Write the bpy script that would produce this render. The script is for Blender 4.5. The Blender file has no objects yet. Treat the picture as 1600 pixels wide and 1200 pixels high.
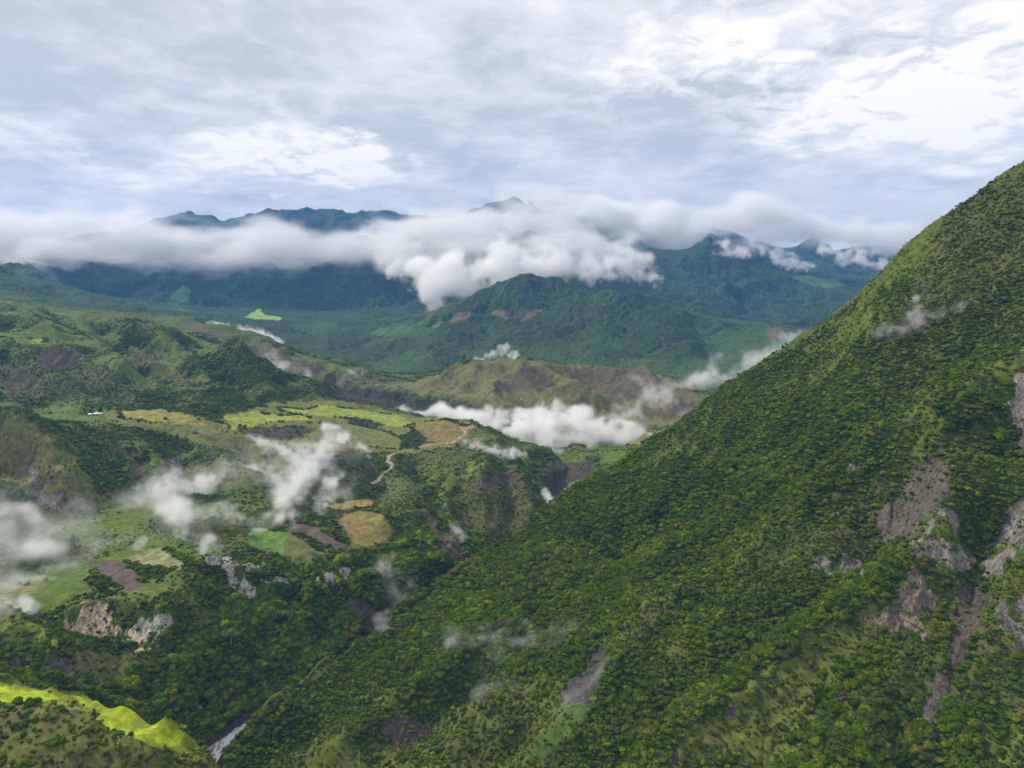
import bpy, math, random
import numpy as np
from mathutils import Vector

rng = np.random.default_rng(7)
random.seed(7)
SC = bpy.context.scene
COL = SC.collection

# ---------------------------------------------------------------- camera
CAMZ = 500.0
F = 1067.0                      # focal length in pixels of a 1600 px wide frame
HORIZON = 430.0
PITCH = math.atan((600 - HORIZON) / F)
cam_data = bpy.data.cameras.new("camera")
cam_data.sensor_width = 36.0
cam_data.lens = 36.0 * F / 1600
cam_data.clip_start = 1.0
cam_data.clip_end = 60000.0
cam = bpy.data.objects.new("camera", cam_data)
COL.objects.link(cam)
cam.location = (0, 0, CAMZ)
cam.rotation_euler = (math.pi / 2 - PITCH, 0, 0)
SC.camera = cam

# ---------------------------------------------------------------- render settings
SC.render.engine = 'CYCLES'
SC.view_settings.view_transform = 'Standard'
SC.view_settings.look = 'None'
SC.view_settings.exposure = 0.30
SC.view_settings.gamma = 1.0
SC.cycles.use_denoising = True
SC.cycles.max_bounces = 14
SC.cycles.diffuse_bounces = 3
SC.cycles.glossy_bounces = 2
SC.cycles.transmission_bounces = 2
SC.cycles.transparent_max_bounces = 16
SC.cycles.volume_bounces = 12
SC.cycles.use_adaptive_sampling = True
SC.cycles.adaptive_threshold = 0.02


# ---------------------------------------------------------------- node helpers
class NT:
    """short wrapper round a node tree"""
    def __init__(self, tree):
        self.t = tree
    def n(self, kind, **kw):
        nd = self.t.nodes.new(kind)
        for k, v in kw.items():
            setattr(nd, k, v)
        return nd
    def put(self, sock, v):
        if isinstance(v, bpy.types.NodeSocket):
            self.t.links.new(v, sock)
        elif v is not None:
            sock.default_value = v
    def math(self, op, a, b=None, c=None, clamp=False):
        nd = self.n('ShaderNodeMath', operation=op, use_clamp=clamp)
        for i, v in enumerate((a, b, c)):
            if v is not None:
                self.put(nd.inputs[i], v)
        return nd.outputs[0]
    def vmath(self, op, a, b=None, scale=None):
        nd = self.n('ShaderNodeVectorMath', operation=op)
        self.put(nd.inputs[0], a)
        if b is not None:
            self.put(nd.inputs[1], b)
        if scale is not None:
            self.put(nd.inputs['Scale'], scale)
        return nd.outputs['Value'] if op in ('LENGTH', 'DOT_PRODUCT', 'DISTANCE') else nd.outputs[0]
    def noise(self, vec, scale, detail=4, rough=0.55, dist=0.0, dims='3D', lac=2.0):
        nd = self.n('ShaderNodeTexNoise', noise_dimensions=dims)
        if vec is not None:
            self.put(nd.inputs['Vector'], vec)
        nd.inputs['Scale'].default_value = scale
        nd.inputs['Detail'].default_value = detail
        nd.inputs['Roughness'].default_value = rough
        nd.inputs['Lacunarity'].default_value = lac
        nd.inputs['Distortion'].default_value = dist
        return nd.outputs[0]
    def ramp(self, f, lo, hi, a=0.0, b=1.0, smooth=True):
        nd = self.n('ShaderNodeMapRange', interpolation_type='SMOOTHSTEP' if smooth else 'LINEAR')
        nd.clamp = True
        self.put(nd.inputs['Value'], f)
        for k, v in (('From Min', lo), ('From Max', hi), ('To Min', a), ('To Max', b)):
            self.put(nd.inputs[k], v)
        return nd.outputs[0]
    def mix(self, f, a, b, blend='MIX'):
        nd = self.n('ShaderNodeMix', data_type='RGBA', blend_type=blend)
        self.put(nd.inputs['Factor'], f)
        self.put(nd.inputs['A'], a)
        self.put(nd.inputs['B'], b)
        # the colour sockets are the ones at 6 and 7
        for s, v in ((nd.inputs[6], a), (nd.inputs[7], b)):
            self.put(s, v)
        return nd.outputs[2]


def _mix(self, f, a, b, blend='MIX'):
    nd = self.n('ShaderNodeMix', data_type='RGBA', blend_type=blend)
    self.put(nd.inputs[0], f)
    self.put(nd.inputs[6], a if isinstance(a, bpy.types.NodeSocket) else (*a[:3], 1))
    self.put(nd.inputs[7], b if isinstance(b, bpy.types.NodeSocket) else (*b[:3], 1))
    return nd.outputs[2]
NT.mix = _mix

# ---------------------------------------------------------------- world: an overcast sky
SUN_EL, SUN_AZ = math.radians(42), math.radians(-60)     # azimuth measured from +Y towards +X


def pix_dir(px, py):
    u, v = (px - 800) / F, (600 - py) / F
    c, s = math.cos(PITCH), math.sin(PITCH)
    d = Vector((u, c + v * s, -s + v * c))
    return d.normalized()


world = bpy.data.worlds.new("World")
SC.world = world
world.use_nodes = True
w = NT(world.node_tree)
world.node_tree.nodes.clear()
sky = w.n('ShaderNodeTexSky', sky_type='NISHITA', sun_disc=False)
sky.sun_elevation = SUN_EL
sky.sun_rotation = SUN_AZ
sky.altitude = 1800
geo = w.n('ShaderNodeTexCoord')
D = geo.outputs['Generated']
sx = w.n('ShaderNodeSeparateXYZ')
w.put(sx.inputs[0], D)
zc = w.math('MAXIMUM', sx.outputs[2], 0.0)
# cloud deck: the direction is carried to a sheet overhead
inv = w.math('DIVIDE', 1.0, w.math('ADD', zc, 0.16))
cp = w.n('ShaderNodeCombineXYZ')
w.put(cp.inputs[0], w.math('MULTIPLY', sx.outputs[0], inv))
w.put(cp.inputs[1], w.math('MULTIPLY', sx.outputs[1], inv))
n1 = w.noise(cp.outputs[0], 0.85, 5, 0.55, 0.25)
n2 = w.noise(cp.outputs[0], 2.6, 6, 0.6, 0.35)
warp = w.n('ShaderNodeTexNoise')
w.put(warp.inputs['Vector'], cp.outputs[0])
warp.inputs['Scale'].default_value = 2.2
warp.inputs['Detail'].default_value = 5
warpv = w.vmath('SCALE', w.vmath('SUBTRACT', warp.outputs['Color'], (0.5, 0.5, 0.5)), scale=0.20)
warp2 = w.n('ShaderNodeTexNoise')
w.put(warp2.inputs['Vector'], w.vmath('MULTIPLY', D, (1, 1, 2.2)))
warp2.inputs['Scale'].default_value = 9.0
warp2.inputs['Detail'].default_value = 7
warp2.inputs['Roughness'].default_value = 0.62
warpv = w.vmath('ADD', warpv, w.vmath('MULTIPLY', w.vmath('SUBTRACT', warp2.outputs['Color'], (0.5, 0.5, 0.5)), (.22, .22, .10)))
DW = w.vmath('ADD', D, warpv)


def sky_spot(px, py, rx, ry, power=1.0):
    """soft thin place in the deck round one direction"""
    c = pix_dir(px, py)
    right = Vector((c.y, -c.x, 0)).normalized()
    up = right.cross(c).normalized()
    a = w.math('DIVIDE', w.vmath('DOT_PRODUCT', DW, tuple(right)), rx)
    b0 = w.vmath('DOT_PRODUCT', DW, tuple(up))
    b = w.math('DIVIDE', b0, ry)
    q = w.math('ADD', w.math('MULTIPLY', a, a), w.math('MULTIPLY', b, b))
    return w.math('MULTIPLY', w.ramp(q, 1.7, 0.0, 0.0, 1.0), power)


gap = None
for s_ in ((430, 232, .13, .045, 1.0), (540, 243, .10, .02, .8), (60, 250, .12, .02, .45), (1110, 85, .12, .06, 1.0),
           (1330, 165, .13, .03, .9), (1500, 130, .16, .06, .9), (1270, 60, .35, .12, .35), (330, 275, .08, .02, .5),
           (1560, 60, .3, .15, .3), (1460, 165, .07, .05, .6)):
    v_ = sky_spot(*s_)
    gap = v_ if gap is None else w.math('ADD', gap, v_)
shade = None
for s_ in ((1270, 125, .16, .04, .9), (100, 80, .22, .07, .5), (40, 190, .12, .05, .5), (700, 150, .35, .12, .35),
           (900, 250, .4, .1, .3), (1100, 150, .2, .05, .3), (620, 290, .2, .03, .3), (1420, 230, .2, .04, .25)):
    v_ = sky_spot(*s_)
    shade = v_ if shade is None else w.math('ADD', shade, v_)
n3 = w.noise(cp.outputs[0], 7.5, 6, 0.62, 0.5)
f = w.math('ADD', w.math('ADD', w.math('MULTIPLY', n1, 0.75), w.math('MULTIPLY', n2, 0.50)), w.math('MULTIPLY', w.math('SUBTRACT', n3, 0.5), 0.32))
f = w.math('SUBTRACT', f, 0.125)
f = w.math('ADD', f, w.math('MULTIPLY', gap, w.ramp(n3, .36, .62, .10, .27)))
f = w.math('SUBTRACT', f, w.math('MULTIPLY', shade, 0.11))
cr = w.n('ShaderNodeValToRGB')
w.put(cr.inputs[0], f)
els = cr.color_ramp.elements
els[0].position, els[0].color = 0.36, (0.60, 0.645, 0.68, 1)
els[1].position, els[1].color = 0.76, (1.16, 1.13, 1.08, 1)
for p_, c_ in ((0.46, (0.74, 0.77, 0.79, 1)), (0.545, (0.86, 0.875, 0.88, 1)), (0.63, (0.97, 0.97, 0.96, 1))):
    e = els.new(p_)
    e.color = c_
bg1 = w.n('ShaderNodeBackground')
w.put(bg1.inputs[0], sky.outputs[0])
bg1.inputs[1].default_value = 0.08
bg2 = w.n('ShaderNodeBackground')
w.put(bg2.inputs[0], cr.outputs[0])
bg2.inputs[1].default_value = 0.86
mx = w.n('ShaderNodeMixShader')
mx.inputs[0].default_value = 0.97
w.put(mx.inputs[1], bg1.outputs[0])
w.put(mx.inputs[2], bg2.outputs[0])
wo = w.n('ShaderNodeOutputWorld')
w.put(wo.inputs[0], mx.outputs[0])

sun_data = bpy.data.lights.new("sun", 'SUN')
sun_data.energy = 3.3
sun_data.angle = math.radians(5)
sun_data.color = (1.0, 0.92, 0.78)
sun = bpy.data.objects.new("sun", sun_data)
COL.objects.link(sun)
sd = Vector((math.cos(SUN_EL) * math.sin(SUN_AZ), math.cos(SUN_EL) * math.cos(SUN_AZ), math.sin(SUN_EL)))
sun.rotation_euler = (-sd).to_track_quat('-Z', 'Y').to_euler()
sun.location = (0, 0, 3000)

# ---------------------------------------------------------------- terrain: heights on a polar sheet
C_, S_ = math.cos(PITCH), math.sin(PITCH)


def P(px, py, Y):
    """world point seen at photo pixel (px, py) when it lies Y metres ahead"""
    u, v = (px - 800) / F, (600 - py) / F
    k = Y / (C_ + v * S_)
    return (u * k, Y, CAMZ + (-S_ + v * C_) * k)


TH0, TH1 = math.radians(-45), math.radians(45)
R0, R1 = 110.0, 11800.0

LINES = {}
def line(name, *pts):
    LINES[name] = [P(*p) for p in pts]
def wline(name, *pts):
    LINES[name] = list(pts)
CUR = []
def spots(*pts):
    for p in pts:
        CUR.append(P(*p))

exec_lines = True
# --- the steep slope on the right
line('slope_crest', (1900, 60, 820), (1680, 208, 870), (1600, 270, 900), (1500, 335, 950), (1400, 411, 1000), (1300, 488, 1050), (1240, 535, 1080), (1150, 600, 1100),
     (1060, 665, 1090), (960, 730, 1060), (870, 790, 1020), (760, 870, 930), (650, 945, 840), (560, 1012, 755), (480, 1062, 690), (420, 1112, 655), (388, 1146, 638), (372, 1175, 622), (352, 1202, 606))
wline('slope_back', (1900, 1500, 700), (1300, 1500, 500), (800, 1450, 310), (450, 1500, 140), (230, 1450, 60))
line('slope_low', (1900, 1200, 400), (1600, 1200, 420), (1400, 1200, 440), (1200, 1200, 470), (1000, 1200, 515), (800, 1200, 560), (600, 1200, 585), (450, 1200, 600))
line('slope_mid', (1900, 830, 500), (1600, 860, 528), (1400, 880, 575), (1200, 900, 650), (1000, 925, 745), (850, 960, 765), (700, 1040, 715), (580, 1110, 668))
line('slope_high', (1900, 560, 640), (1600, 600, 665), (1400, 660, 740), (1200, 760, 830), (1080, 830, 880), (950, 880, 870))
wline('near_low', (-700, 300, 230), (-350, 250, 120), (-120, 200, 70), (0, 150, 70), (60, 110, 90), (200, 130, 190), (500, 180, 430))
# --- river
RIVER = [(-60, 150, 2), (-60, 300, 5), (-110, 430, 6), (-200, 510, 7), (-270, 560, 8), (-318, 622, 9), (-305, 648, 9.5), (-292, 672, 10), (-258, 730, 11), (-208, 800, 12), (-150, 880, 13), (-80, 960, 16), (20, 1070, 20), (88, 1200, 25), (90, 1330, 31), (110, 1450, 37),
         (150, 1600, 42), (110, 1750, 45), (0, 1900, 48), (-150, 2040, 50), (-330, 2080, 56)]
wline('river', *RIVER)
#wline('river_bank_a', *[(x + 13, y - 4, z + 0.5) for x, y, z in RIVER[2:9]])
#wline('river_bank_b', *[(x - 13, y + 4, z + 0.5) for x, y, z in RIVER[2:9]])
wline('far_river', (200, 1900, 50), (500, 2060, 56), (750, 2300, 60), (900, 2600, 62), (1100, 2900, 62), (800, 3000, 62), (400, 3050, 62), (0, 3100, 64), (-300, 3080, 66), (-600, 2950, 70), (-800, 3200, 80))
# --- knoll, lower left
line('knoll_crest', (-300, 1040, 520), (-80, 1060, 485), (0, 1068, 480), (70, 1078, 475), (130, 1088, 470), (200, 1104, 464), (260, 1128, 452), (305, 1150, 444), (330, 1185, 428), (338, 1250, 405))
line('knoll_front', (-300, 1110, 450), (-80, 1110, 443), (60, 1108, 443), (170, 1145, 425), (240, 1185, 408))
line('knoll_low', (-300, 1260, 370), (-80, 1250, 375), (100, 1250, 378), (200, 1260, 378))
line('knoll2_crest', (-300, 950, 700), (-60, 955, 660), (0, 962, 650), (60, 985, 635), (110, 1010, 622), (132, 1050, 605))
line('knoll2_low', (-200, 1060, 590), (0, 1070, 590), (70, 1072, 588))
# --- bench with cliffs
line('bench_edge', (60, 965, 745), (90, 962, 742), (160, 948, 745), (200, 960, 738), (260, 968, 722), (300, 940, 780), (330, 925, 820))
line('bench_foot', (90, 1015, 722), (150, 1024, 712), (205, 1020, 705), (262, 1008, 700))
spots((0, 920, 800), (100, 905, 820), (200, 890, 850), (290, 870, 880), (-150, 900, 830), (250, 1090, 640), (330, 1120, 690), (300, 1040, 690), (400, 1010, 775), (450, 960, 840),
      (500, 1030, 797), (540, 1000, 845), (400, 1090, 728), (180, 1065, 630))
line('cliff_top', (325, 878, 862), (345, 882, 858), (375, 888, 852), (400, 882, 868), (440, 898, 872), (500, 900, 880), (530, 890, 884), (562, 884, 890), (600, 895, 905))
line('cliff_foot', (350, 912, 838), (385, 945, 826), (420, 948, 832), (470, 925, 850), (530, 920, 862), (570, 915, 870))
line('field_mid', (300, 840, 980), (390, 840, 950), (440, 878, 905), (500, 870, 930), (540, 860, 960), (615, 850, 985))
spots((480, 830, 1000), (530, 800, 1100), (610, 800, 1080), (560, 786, 1135), (200, 840, 960), (50, 830, 980), (150, 802, 1050), (-150, 800, 1020))
line('brown_spur', (600, 768, 1180), (630, 780, 1145), (670, 810, 1100), (710, 850, 1050), (735, 878, 1035))
line('brown_gully', (650, 750, 1310), (690, 785, 1230), (730, 832, 1165), (758, 868, 1120))
spots((600, 900, 940), (620, 960, 915), (560, 935, 875), (660, 880, 985))
# --- hill E and its neighbour
line('hill_e', (-250, 640, 1150), (-60, 645, 1150), (20, 650, 1150), (60, 662, 1150), (100, 690, 1140), (150, 748, 1120), (182, 797, 1085))
line('hill_e_foot', (-200, 800, 1010), (0, 800, 1012), (80, 800, 1020), (150, 810, 1045))
spots((0, 740, 1075), (90, 740, 1085))
line('hill_e2', (60, 655, 1420), (130, 680, 1330), (170, 692, 1290), (205, 708, 1260), (238, 738, 1225))
line('hill_e2_gully', (110, 670, 1240), (150, 705, 1215), (185, 768, 1160), (215, 800, 1110))
# --- bench F
line('f_top', (60, 640, 1500), (140, 645, 1530), (250, 640, 1570), (310, 652, 1520), (332, 664, 1480), (390, 690, 1420), (445, 708, 1375))
line('f_front', (120, 665, 1400), (200, 672, 1405), (300, 690, 1390), (400, 720, 1330))
line('f_foot', (250, 760, 1195), (340, 765, 1190), (430, 750, 1235))
# --- bench G
line('g_back', (400, 632, 1830), (450, 630, 1880), (520, 626, 1960), (580, 640, 1920), (640, 650, 1860), (700, 655, 1780), (725, 664, 1710), (742, 676, 1670))
line('g_mid', (335, 655, 1640), (400, 648, 1700), (480, 655, 1700), (560, 668, 1680), (640, 680, 1640), (700, 680, 1650))
line('g_front', (345, 672, 1580), (430, 688, 1520), (500, 694, 1500), (600, 706, 1490), (650, 706, 1510), (715, 692, 1580))
wline('g_drop', (-520, 2160, 95), (-340, 2060, 72), (-180, 1980, 58), (-60, 1890, 52), (30, 1790, 50))
line('smoke_hill', (490, 690, 1480), (540, 700, 1430), (575, 722, 1390), (602, 748, 1330))
line('road_valley', (615, 705, 1460), (618, 735, 1370), (600, 760, 1290), (560, 790, 1180))
spots((500, 760, 1230), (440, 790, 1100), (640, 740, 1370))
# --- ridge I
line('i_back', (700, 690, 1590), (750, 682, 1580), (785, 702, 1520), (832, 735, 1450), (852, 762, 1410), (868, 792, 1375))
line('i_spur', (682, 772, 1300), (705, 745, 1345), (730, 725, 1380), (752, 712, 1405), (790, 722, 1395), (820, 750, 1350), (850, 800, 1280))
line('i_low', (700, 800, 1215), (760, 850, 1150), (800, 848, 1165), (845, 822, 1215))
# --- gorge beyond the slope
line('gorge_right', (890, 758, 1490), (915, 742, 1530), (960, 712, 1650), (1010, 684, 1800), (1045, 676, 1860))
# --- upper left hills
line('hill_h1', (-250, 520, 1950), (-60, 526, 1900), (20, 532, 1900), (105, 532, 1880), (140, 565, 1820), (190, 605, 1740), (248, 633, 1670))
line('hill_h1_low', (-200, 640, 1480), (-60, 638, 1500), (60, 630, 1560), (130, 634, 1600))
line('hill_h1_spur', (60, 560, 1800), (30, 600, 1660), (20, 625, 1560))
line('h1_valley', (100, 522, 2150), (150, 555, 2020), (210, 595, 1890), (300, 625, 1750), (340, 640, 1690))
line('hill_h2', (80, 500, 2350), (180, 503, 2300), (250, 515, 2250), (330, 540, 2190), (410, 560, 2100), (450, 585, 2030), (494, 624, 1950))
line('h2_spur_a', (190, 515, 2230), (215, 545, 2110), (255, 577, 2010), (305, 612, 1900))
line('h2_gully_a', (255, 535, 2180), (290, 570, 2070), (340, 605, 1950))
line('h2_spur_b', (330, 545, 2170), (370, 580, 2010), (395, 612, 1890))
line('h2_gully_b', (395, 572, 2070), (425, 605, 1960), (440, 625, 1890))
line('hill_h0', (-250, 465, 2350), (-60, 470, 2300), (20, 482, 2200), (60, 500, 2150), (90, 525, 2080))
spots((20, 520, 2030))
line('hill_h3', (-300, 450, 3000), (-60, 460, 3000), (60, 468, 3000), (150, 480, 2950), (280, 498, 2850), (350, 515, 2750), (440, 545, 2600), (520, 577, 2470), (592, 603, 2370))
line('h3_low', (60, 492, 2600), (200, 515, 2500), (320, 540, 2420), (430, 580, 2280), (500, 605, 2200))
# --- dark terrace and brown hill
line('terrace', (500, 604, 2360), (600, 607, 2310), (700, 625, 2200), (772, 638, 2120))
line('terrace_low', (505, 620, 2310), (600, 630, 2250), (690, 642, 2150), (765, 652, 2080))
line('terrace_back', (600, 600, 2450), (680, 612, 2370), (760, 622, 2260))
line('brown_crest', (625, 601, 2560), (650, 592, 2600), (668, 600, 2560), (690, 583, 2600), (740, 568, 2550), (780, 560, 2500), (820, 562, 2450), (870, 572, 2450), (930, 573, 2480), (1000, 575, 2480), (1020, 585, 2430),
     (1060, 605, 2350), (1090, 620, 2280), (1112, 633, 2215))
line('brown_spur_a', (818, 566, 2440), (862, 592, 2300), (905, 608, 2210), (935, 622, 2150), (952, 645, 2060))
line('brown_dip_a', (900, 590, 2370), (950, 612, 2230), (990, 640, 2100))
line('brown_spur_b', (780, 562, 2490), (790, 590, 2340), (765, 612, 2200))
line('brown_dip_b', (840, 590, 2340), (835, 620, 2190), (830, 640, 2100))
line('brown_spur_c', (1010, 580, 2440), (1030, 610, 2280), (1060, 640, 2130))
line('brown_foot', (780, 642, 2080), (850, 655, 2000), (930, 668, 1930), (990, 680, 1900))
# --- green mountain
line('green_crest', (560, 588, 3120), (600, 562, 3450), (650, 520, 3800), (690, 495, 3950), (740, 463, 4100), (780, 445, 4200), (830, 434, 4250), (870, 440, 4250), (895, 462, 4100), (920, 471, 4050),
     (960, 463, 4000), (1010, 465, 3950), (1060, 480, 3900), (1100, 497, 3850), (1150, 508, 3850), (1200, 513, 3900), (1245, 520, 3900), (1330, 540, 3900), (1500, 560, 3900))
line('green_spur_a', (830, 436, 4230), (800, 490, 3850), (740, 545, 3420), (690, 575, 3260))
line('green_spur_b', (900, 465, 4080), (880, 510, 3680), (900, 550, 3380))
line('green_spur_c', (1010, 466, 3930), (1050, 510, 3600), (1110, 560, 3280))
line('green_spur_d', (1150, 510, 3830), (1180, 545, 3480))
line('green_dip_a', (860, 470, 4100), (830, 520, 3600), (810, 555, 3330))
line('green_dip_b', (950, 480, 3950), (970, 530, 3520), (1000, 560, 3280))
# --- teal foothills on the left
line('teal_a', (300, 490, 4700), (400, 492, 4750), (440, 505, 4500), (480, 530, 4150), (520, 550, 3800))
line('teal_b', (700, 480, 5200), (620, 500, 4700), (570, 530, 4150), (545, 560, 3550))
line('teal_dip', (560, 495, 4900), (520, 520, 4300), (500, 562, 3450))
line('teal_c', (330, 510, 4200), (400, 540, 3800), (460, 565, 3450))
# --- blue range
line('blue_crest', (-400, 380, 6000), (-100, 395, 6100), (75, 398, 6300), (200, 383, 6500), (350, 385, 6500), (450, 388, 6500), (600, 380, 6500), (700, 373, 6600), (800, 365, 6800), (900, 372, 6700), (1000, 390, 6500),
     (1060, 392, 6450), (1110, 385, 6500), (1150, 402, 6400), (1210, 420, 6200), (1260, 430, 6100), (1330, 444, 6000), (1380, 450, 5900), (1600, 470, 5800))
line('blue_low', (90, 475, 5000), (200, 480, 5100), (300, 482, 5100), (500, 485, 5300), (760, 470, 5400), (930, 472, 5100), (1000, 480, 4900), (1100, 500, 4700), (1250, 512, 4700), (1400, 520, 4600))
line('blue_spur_a', (200, 385, 6500), (230, 430, 5800), (200, 470, 5200))
line('blue_spur_b', (450, 390, 6480), (400, 440, 5700), (320, 475, 5200))
line('blue_spur_c', (600, 382, 6480), (560, 430, 5900), (610, 475, 5350))
line('blue_spur_d', (1110, 377, 6480), (1090, 430, 5700), (1120, 480, 4950))
line('blue_spur_e', (1260, 426, 6080), (1230, 470, 5300), (1260, 505, 4800))
line('blue_dip_a', (310, 400, 6300), (310, 440, 5600), (280, 478, 5150))
line('blue_dip_b', (1180, 425, 6050), (1160, 465, 5300), (1190, 500, 4800))
line('left_slope', (-300, 330, 4200), (-80, 405, 4000), (0, 437, 4000), (40, 455, 3900), (85, 468, 3800), (150, 476, 3650))
wline('behind_blue', (-7000, 6800, 500), (-3000, 7800, 520), (0, 7900, 520), (3000, 7800, 500), (6000, 7600, 480))
line('far_crest', (-400, 400, 8600), (0, 392, 8700), (100, 378, 8900), (200, 362, 9100), (240, 352, 9300), (300, 342, 9500), (400, 338, 9500), (450, 334, 9500), (480, 331, 9500), (540, 336, 9500), (590, 333, 9500), (700, 335, 9500),
     (760, 330, 9400), (788, 324, 9400), (804, 306, 9400), (816, 315, 9400), (830, 332, 9400), (900, 345, 9400), (1000, 355, 9200), (1130, 366, 9000), (1200, 385, 9000), (1250, 388, 8800), (1275, 379, 8800), (1310, 392, 8800),
     (1345, 384, 8800), (1370, 385, 8800), (1410, 402, 8800), (1500, 420, 8800), (1900, 430, 8800))
wline('far_end', (-8100, 8300, 620), (-4500, 10700, 640), (0, 11600, 640), (4500, 10700, 600), (8100, 8300, 560))

Z00 = None


def solve_heights():
    """tent surfaces stretched between ridge and valley lines (Laplace, coarse to fine, on the conformal polar sheet)"""
    pts = []
    L0 = math.log(R0)
    for k, pl in LINES.items():
        a = np.array(pl, float)
        for i in range(len(a) - 1):
            r = math.hypot(*a[i][:2])
            n = max(2, int(np.linalg.norm(a[i + 1][:2] - a[i][:2]) / (r * 0.0015)))
            t = np.linspace(0, 1, n)[:, None]
            pts.append(a[i] * (1 - t) + a[i + 1] * t)
    for c in CUR:
        q = np.array(c)
        r = math.hypot(c[0], c[1]) * 0.012
        o = rng.normal(size=(60, 2)) * r
        pts.append(np.c_[q[0] + o[:, 0], q[1] + o[:, 1], np.full(60, q[2])])
    pts = np.concatenate(pts)
    th = np.arctan2(pts[:, 0], pts[:, 1])
    lr = np.log(np.hypot(pts[:, 0], pts[:, 1]))
    z = None
    asp = (math.log(R1) - L0) / (TH1 - TH0)
    for n in (40, 80, 160, 320, 560):
        m = int(n * asp)
        ci = (th - TH0) / (TH1 - TH0) * (n - 1)
        ri = (lr - L0) / (math.log(R1) - L0) * (m - 1)
        ok = (ci > -0.5) & (ci < n - 0.5) & (ri > -0.5) & (ri < m - 0.5)
        a, b, pz = np.rint(ri[ok]).astype(int), np.rint(ci[ok]).astype(int), pts[ok, 2]
        sw, sz = np.zeros((m, n)), np.zeros((m, n))
        np.add.at(sw, (a, b), 1)
        np.add.at(sz, (a, b), pz)
        fix = sw > 0
        val = np.where(fix, sz / np.maximum(sw, 1), 0)
        if z is None:
            z = np.full((m, n), pz.mean())
        else:
            z = resize(z, m, n)
        z[fix] = val[fix]
        ii, jj = np.indices((m, n))
        red = ((ii + jj) % 2 == 0) & ~fix
        blk = ((ii + jj) % 2 == 1) & ~fix
        for it in range(420 if n < 300 else 160):
            for msk in (red, blk):
                p = np.pad(z, 1, mode='edge')
                av = (p[:-2, 1:-1] + p[2:, 1:-1] + p[1:-1, :-2] + p[1:-1, 2:]) * 0.25
                z = np.where(msk, z + 1.6 * (av - z), z)
    return z


def resize(z, m, n):
    """cubic resampling"""
    def axis(z, m):
        k = z.shape[0]
        x = np.linspace(0, k - 1, m)
        i = np.clip(np.floor(x).astype(int), 0, k - 2)
        t = (x - i)[:, None]
        g = lambda j: z[np.clip(j, 0, k - 1)]
        p0, p1, p2, p3 = g(i - 1), g(i), g(i + 1), g(i + 2)
        return p1 + 0.5 * t * (p2 - p0 + t * (2 * p0 - 5 * p1 + 4 * p2 - p3 + t * (3 * (p1 - p2) + p3 - p0)))
    return axis(axis(z, m).T, n).T


def blur(z, k):
    for _ in range(k):
        p = np.pad(z, 1, mode='edge')
        z = (p[:-2, 1:-1] + p[2:, 1:-1] + p[1:-1, :-2] + p[1:-1, 2:] + 4 * z) / 8
    return z


# value noise on world coordinates
_perm = np.random.default_rng(3).random((256, 256))


def vnoise(x, y, scale, seed=0):
    x = x / scale + seed * 17.31
    y = y / scale + seed * 9.73
    xi, yi = np.floor(x).astype(int), np.floor(y).astype(int)
    fx, fy = x - xi, y - yi
    fx, fy = fx * fx * fx * (fx * (fx * 6 - 15) + 10), fy * fy * fy * (fy * (fy * 6 - 15) + 10)
    g = lambda a, b: _perm[a & 255, b & 255]
    return (g(xi, yi) * (1 - fx) + g(xi + 1, yi) * fx) * (1 - fy) + (g(xi, yi + 1) * (1 - fx) + g(xi + 1, yi + 1) * fx) * fy


def fbm(x, y, scale, octv=4, seed=0, gain=0.5, ridged=False):
    s, a, t = 0, 1.0, 0
    for o in range(octv):
        c, sn = math.cos(0.7 + o), math.sin(0.7 + o)
        v = vnoise(x * c - y * sn, x * sn + y * c, scale / 2 ** o, seed + o * 3)
        v = 1 - np.abs(2 * v - 1) if ridged else v
        s = s + a * v
        t += a
        a *= gain
    return s / t


def erode(z, X, Y, cell, rounds, k):
    m, n = z.shape
    cx = cell
    for rd in range(rounds):
        zz = z + 0.0
        p = np.pad(zz, 1, mode='edge')
        best = np.zeros((m, n))
        tgt = np.full((m, n), -1)
        idx = np.arange(m * n).reshape(m, n)
        pi = np.pad(idx, 1, mode='edge')
        for di in (-1, 0, 1):
            for dj in (-1, 0, 1):
                if di == 0 and dj == 0:
                    continue
                q = p[1 + di:m + 1 + di, 1 + dj:n + 1 + dj]
                s = (zz - q) / (cx * math.hypot(di, dj))
                b = s > best
                best = np.where(b, s, best)
                tgt = np.where(b, pi[1 + di:m + 1 + di, 1 + dj:n + 1 + dj], tgt)
        order = np.argsort(-zz, axis=None).tolist()
        acc = (cx * cx).ravel().tolist()
        t = tgt.ravel().tolist()
        for i in order:
            j = t[i]
            if j >= 0:
                acc[j] += acc[i]
        A = np.array(acc).reshape(m, n)
        inc = k * np.power(A, 0.42) * np.clip(best, 0, 1.2) ** 0.8
        inc = np.minimum(inc, cx * 2.2)
        inc = blur(inc, 1)
        z = z - inc
    return z


NC = 1500
ASP = (math.log(R1) - math.log(R0)) / (TH1 - TH0)
_zc = solve_heights()
m1, n1_ = int(700 * ASP), 700


def sheet(m, n):
    th = np.linspace(TH0, TH1, n)[None, :]
    r = np.exp(np.linspace(math.log(R0), math.log(R1), m))[:, None]
    return r * np.sin(th), r * np.cos(th), np.broadcast_to(r, (m, n)) * (TH1 - TH0) / (n - 1)


_zc = blur(_zc, 2)
Z = resize(_zc, m1, n1_)
X, Y_, CELL = sheet(m1, n1_)
RR = np.hypot(X, Y_)


def sstep(x, a, b):
    t = np.clip((x - a) / (b - a), 0, 1)
    return t * t * (3 - 2 * t)


def slope_of(Z, CELL):
    gy = np.gradient(Z, axis=0) / CELL
    gx = np.gradient(Z, axis=1) / CELL
    return np.hypot(gx, gy)


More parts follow.
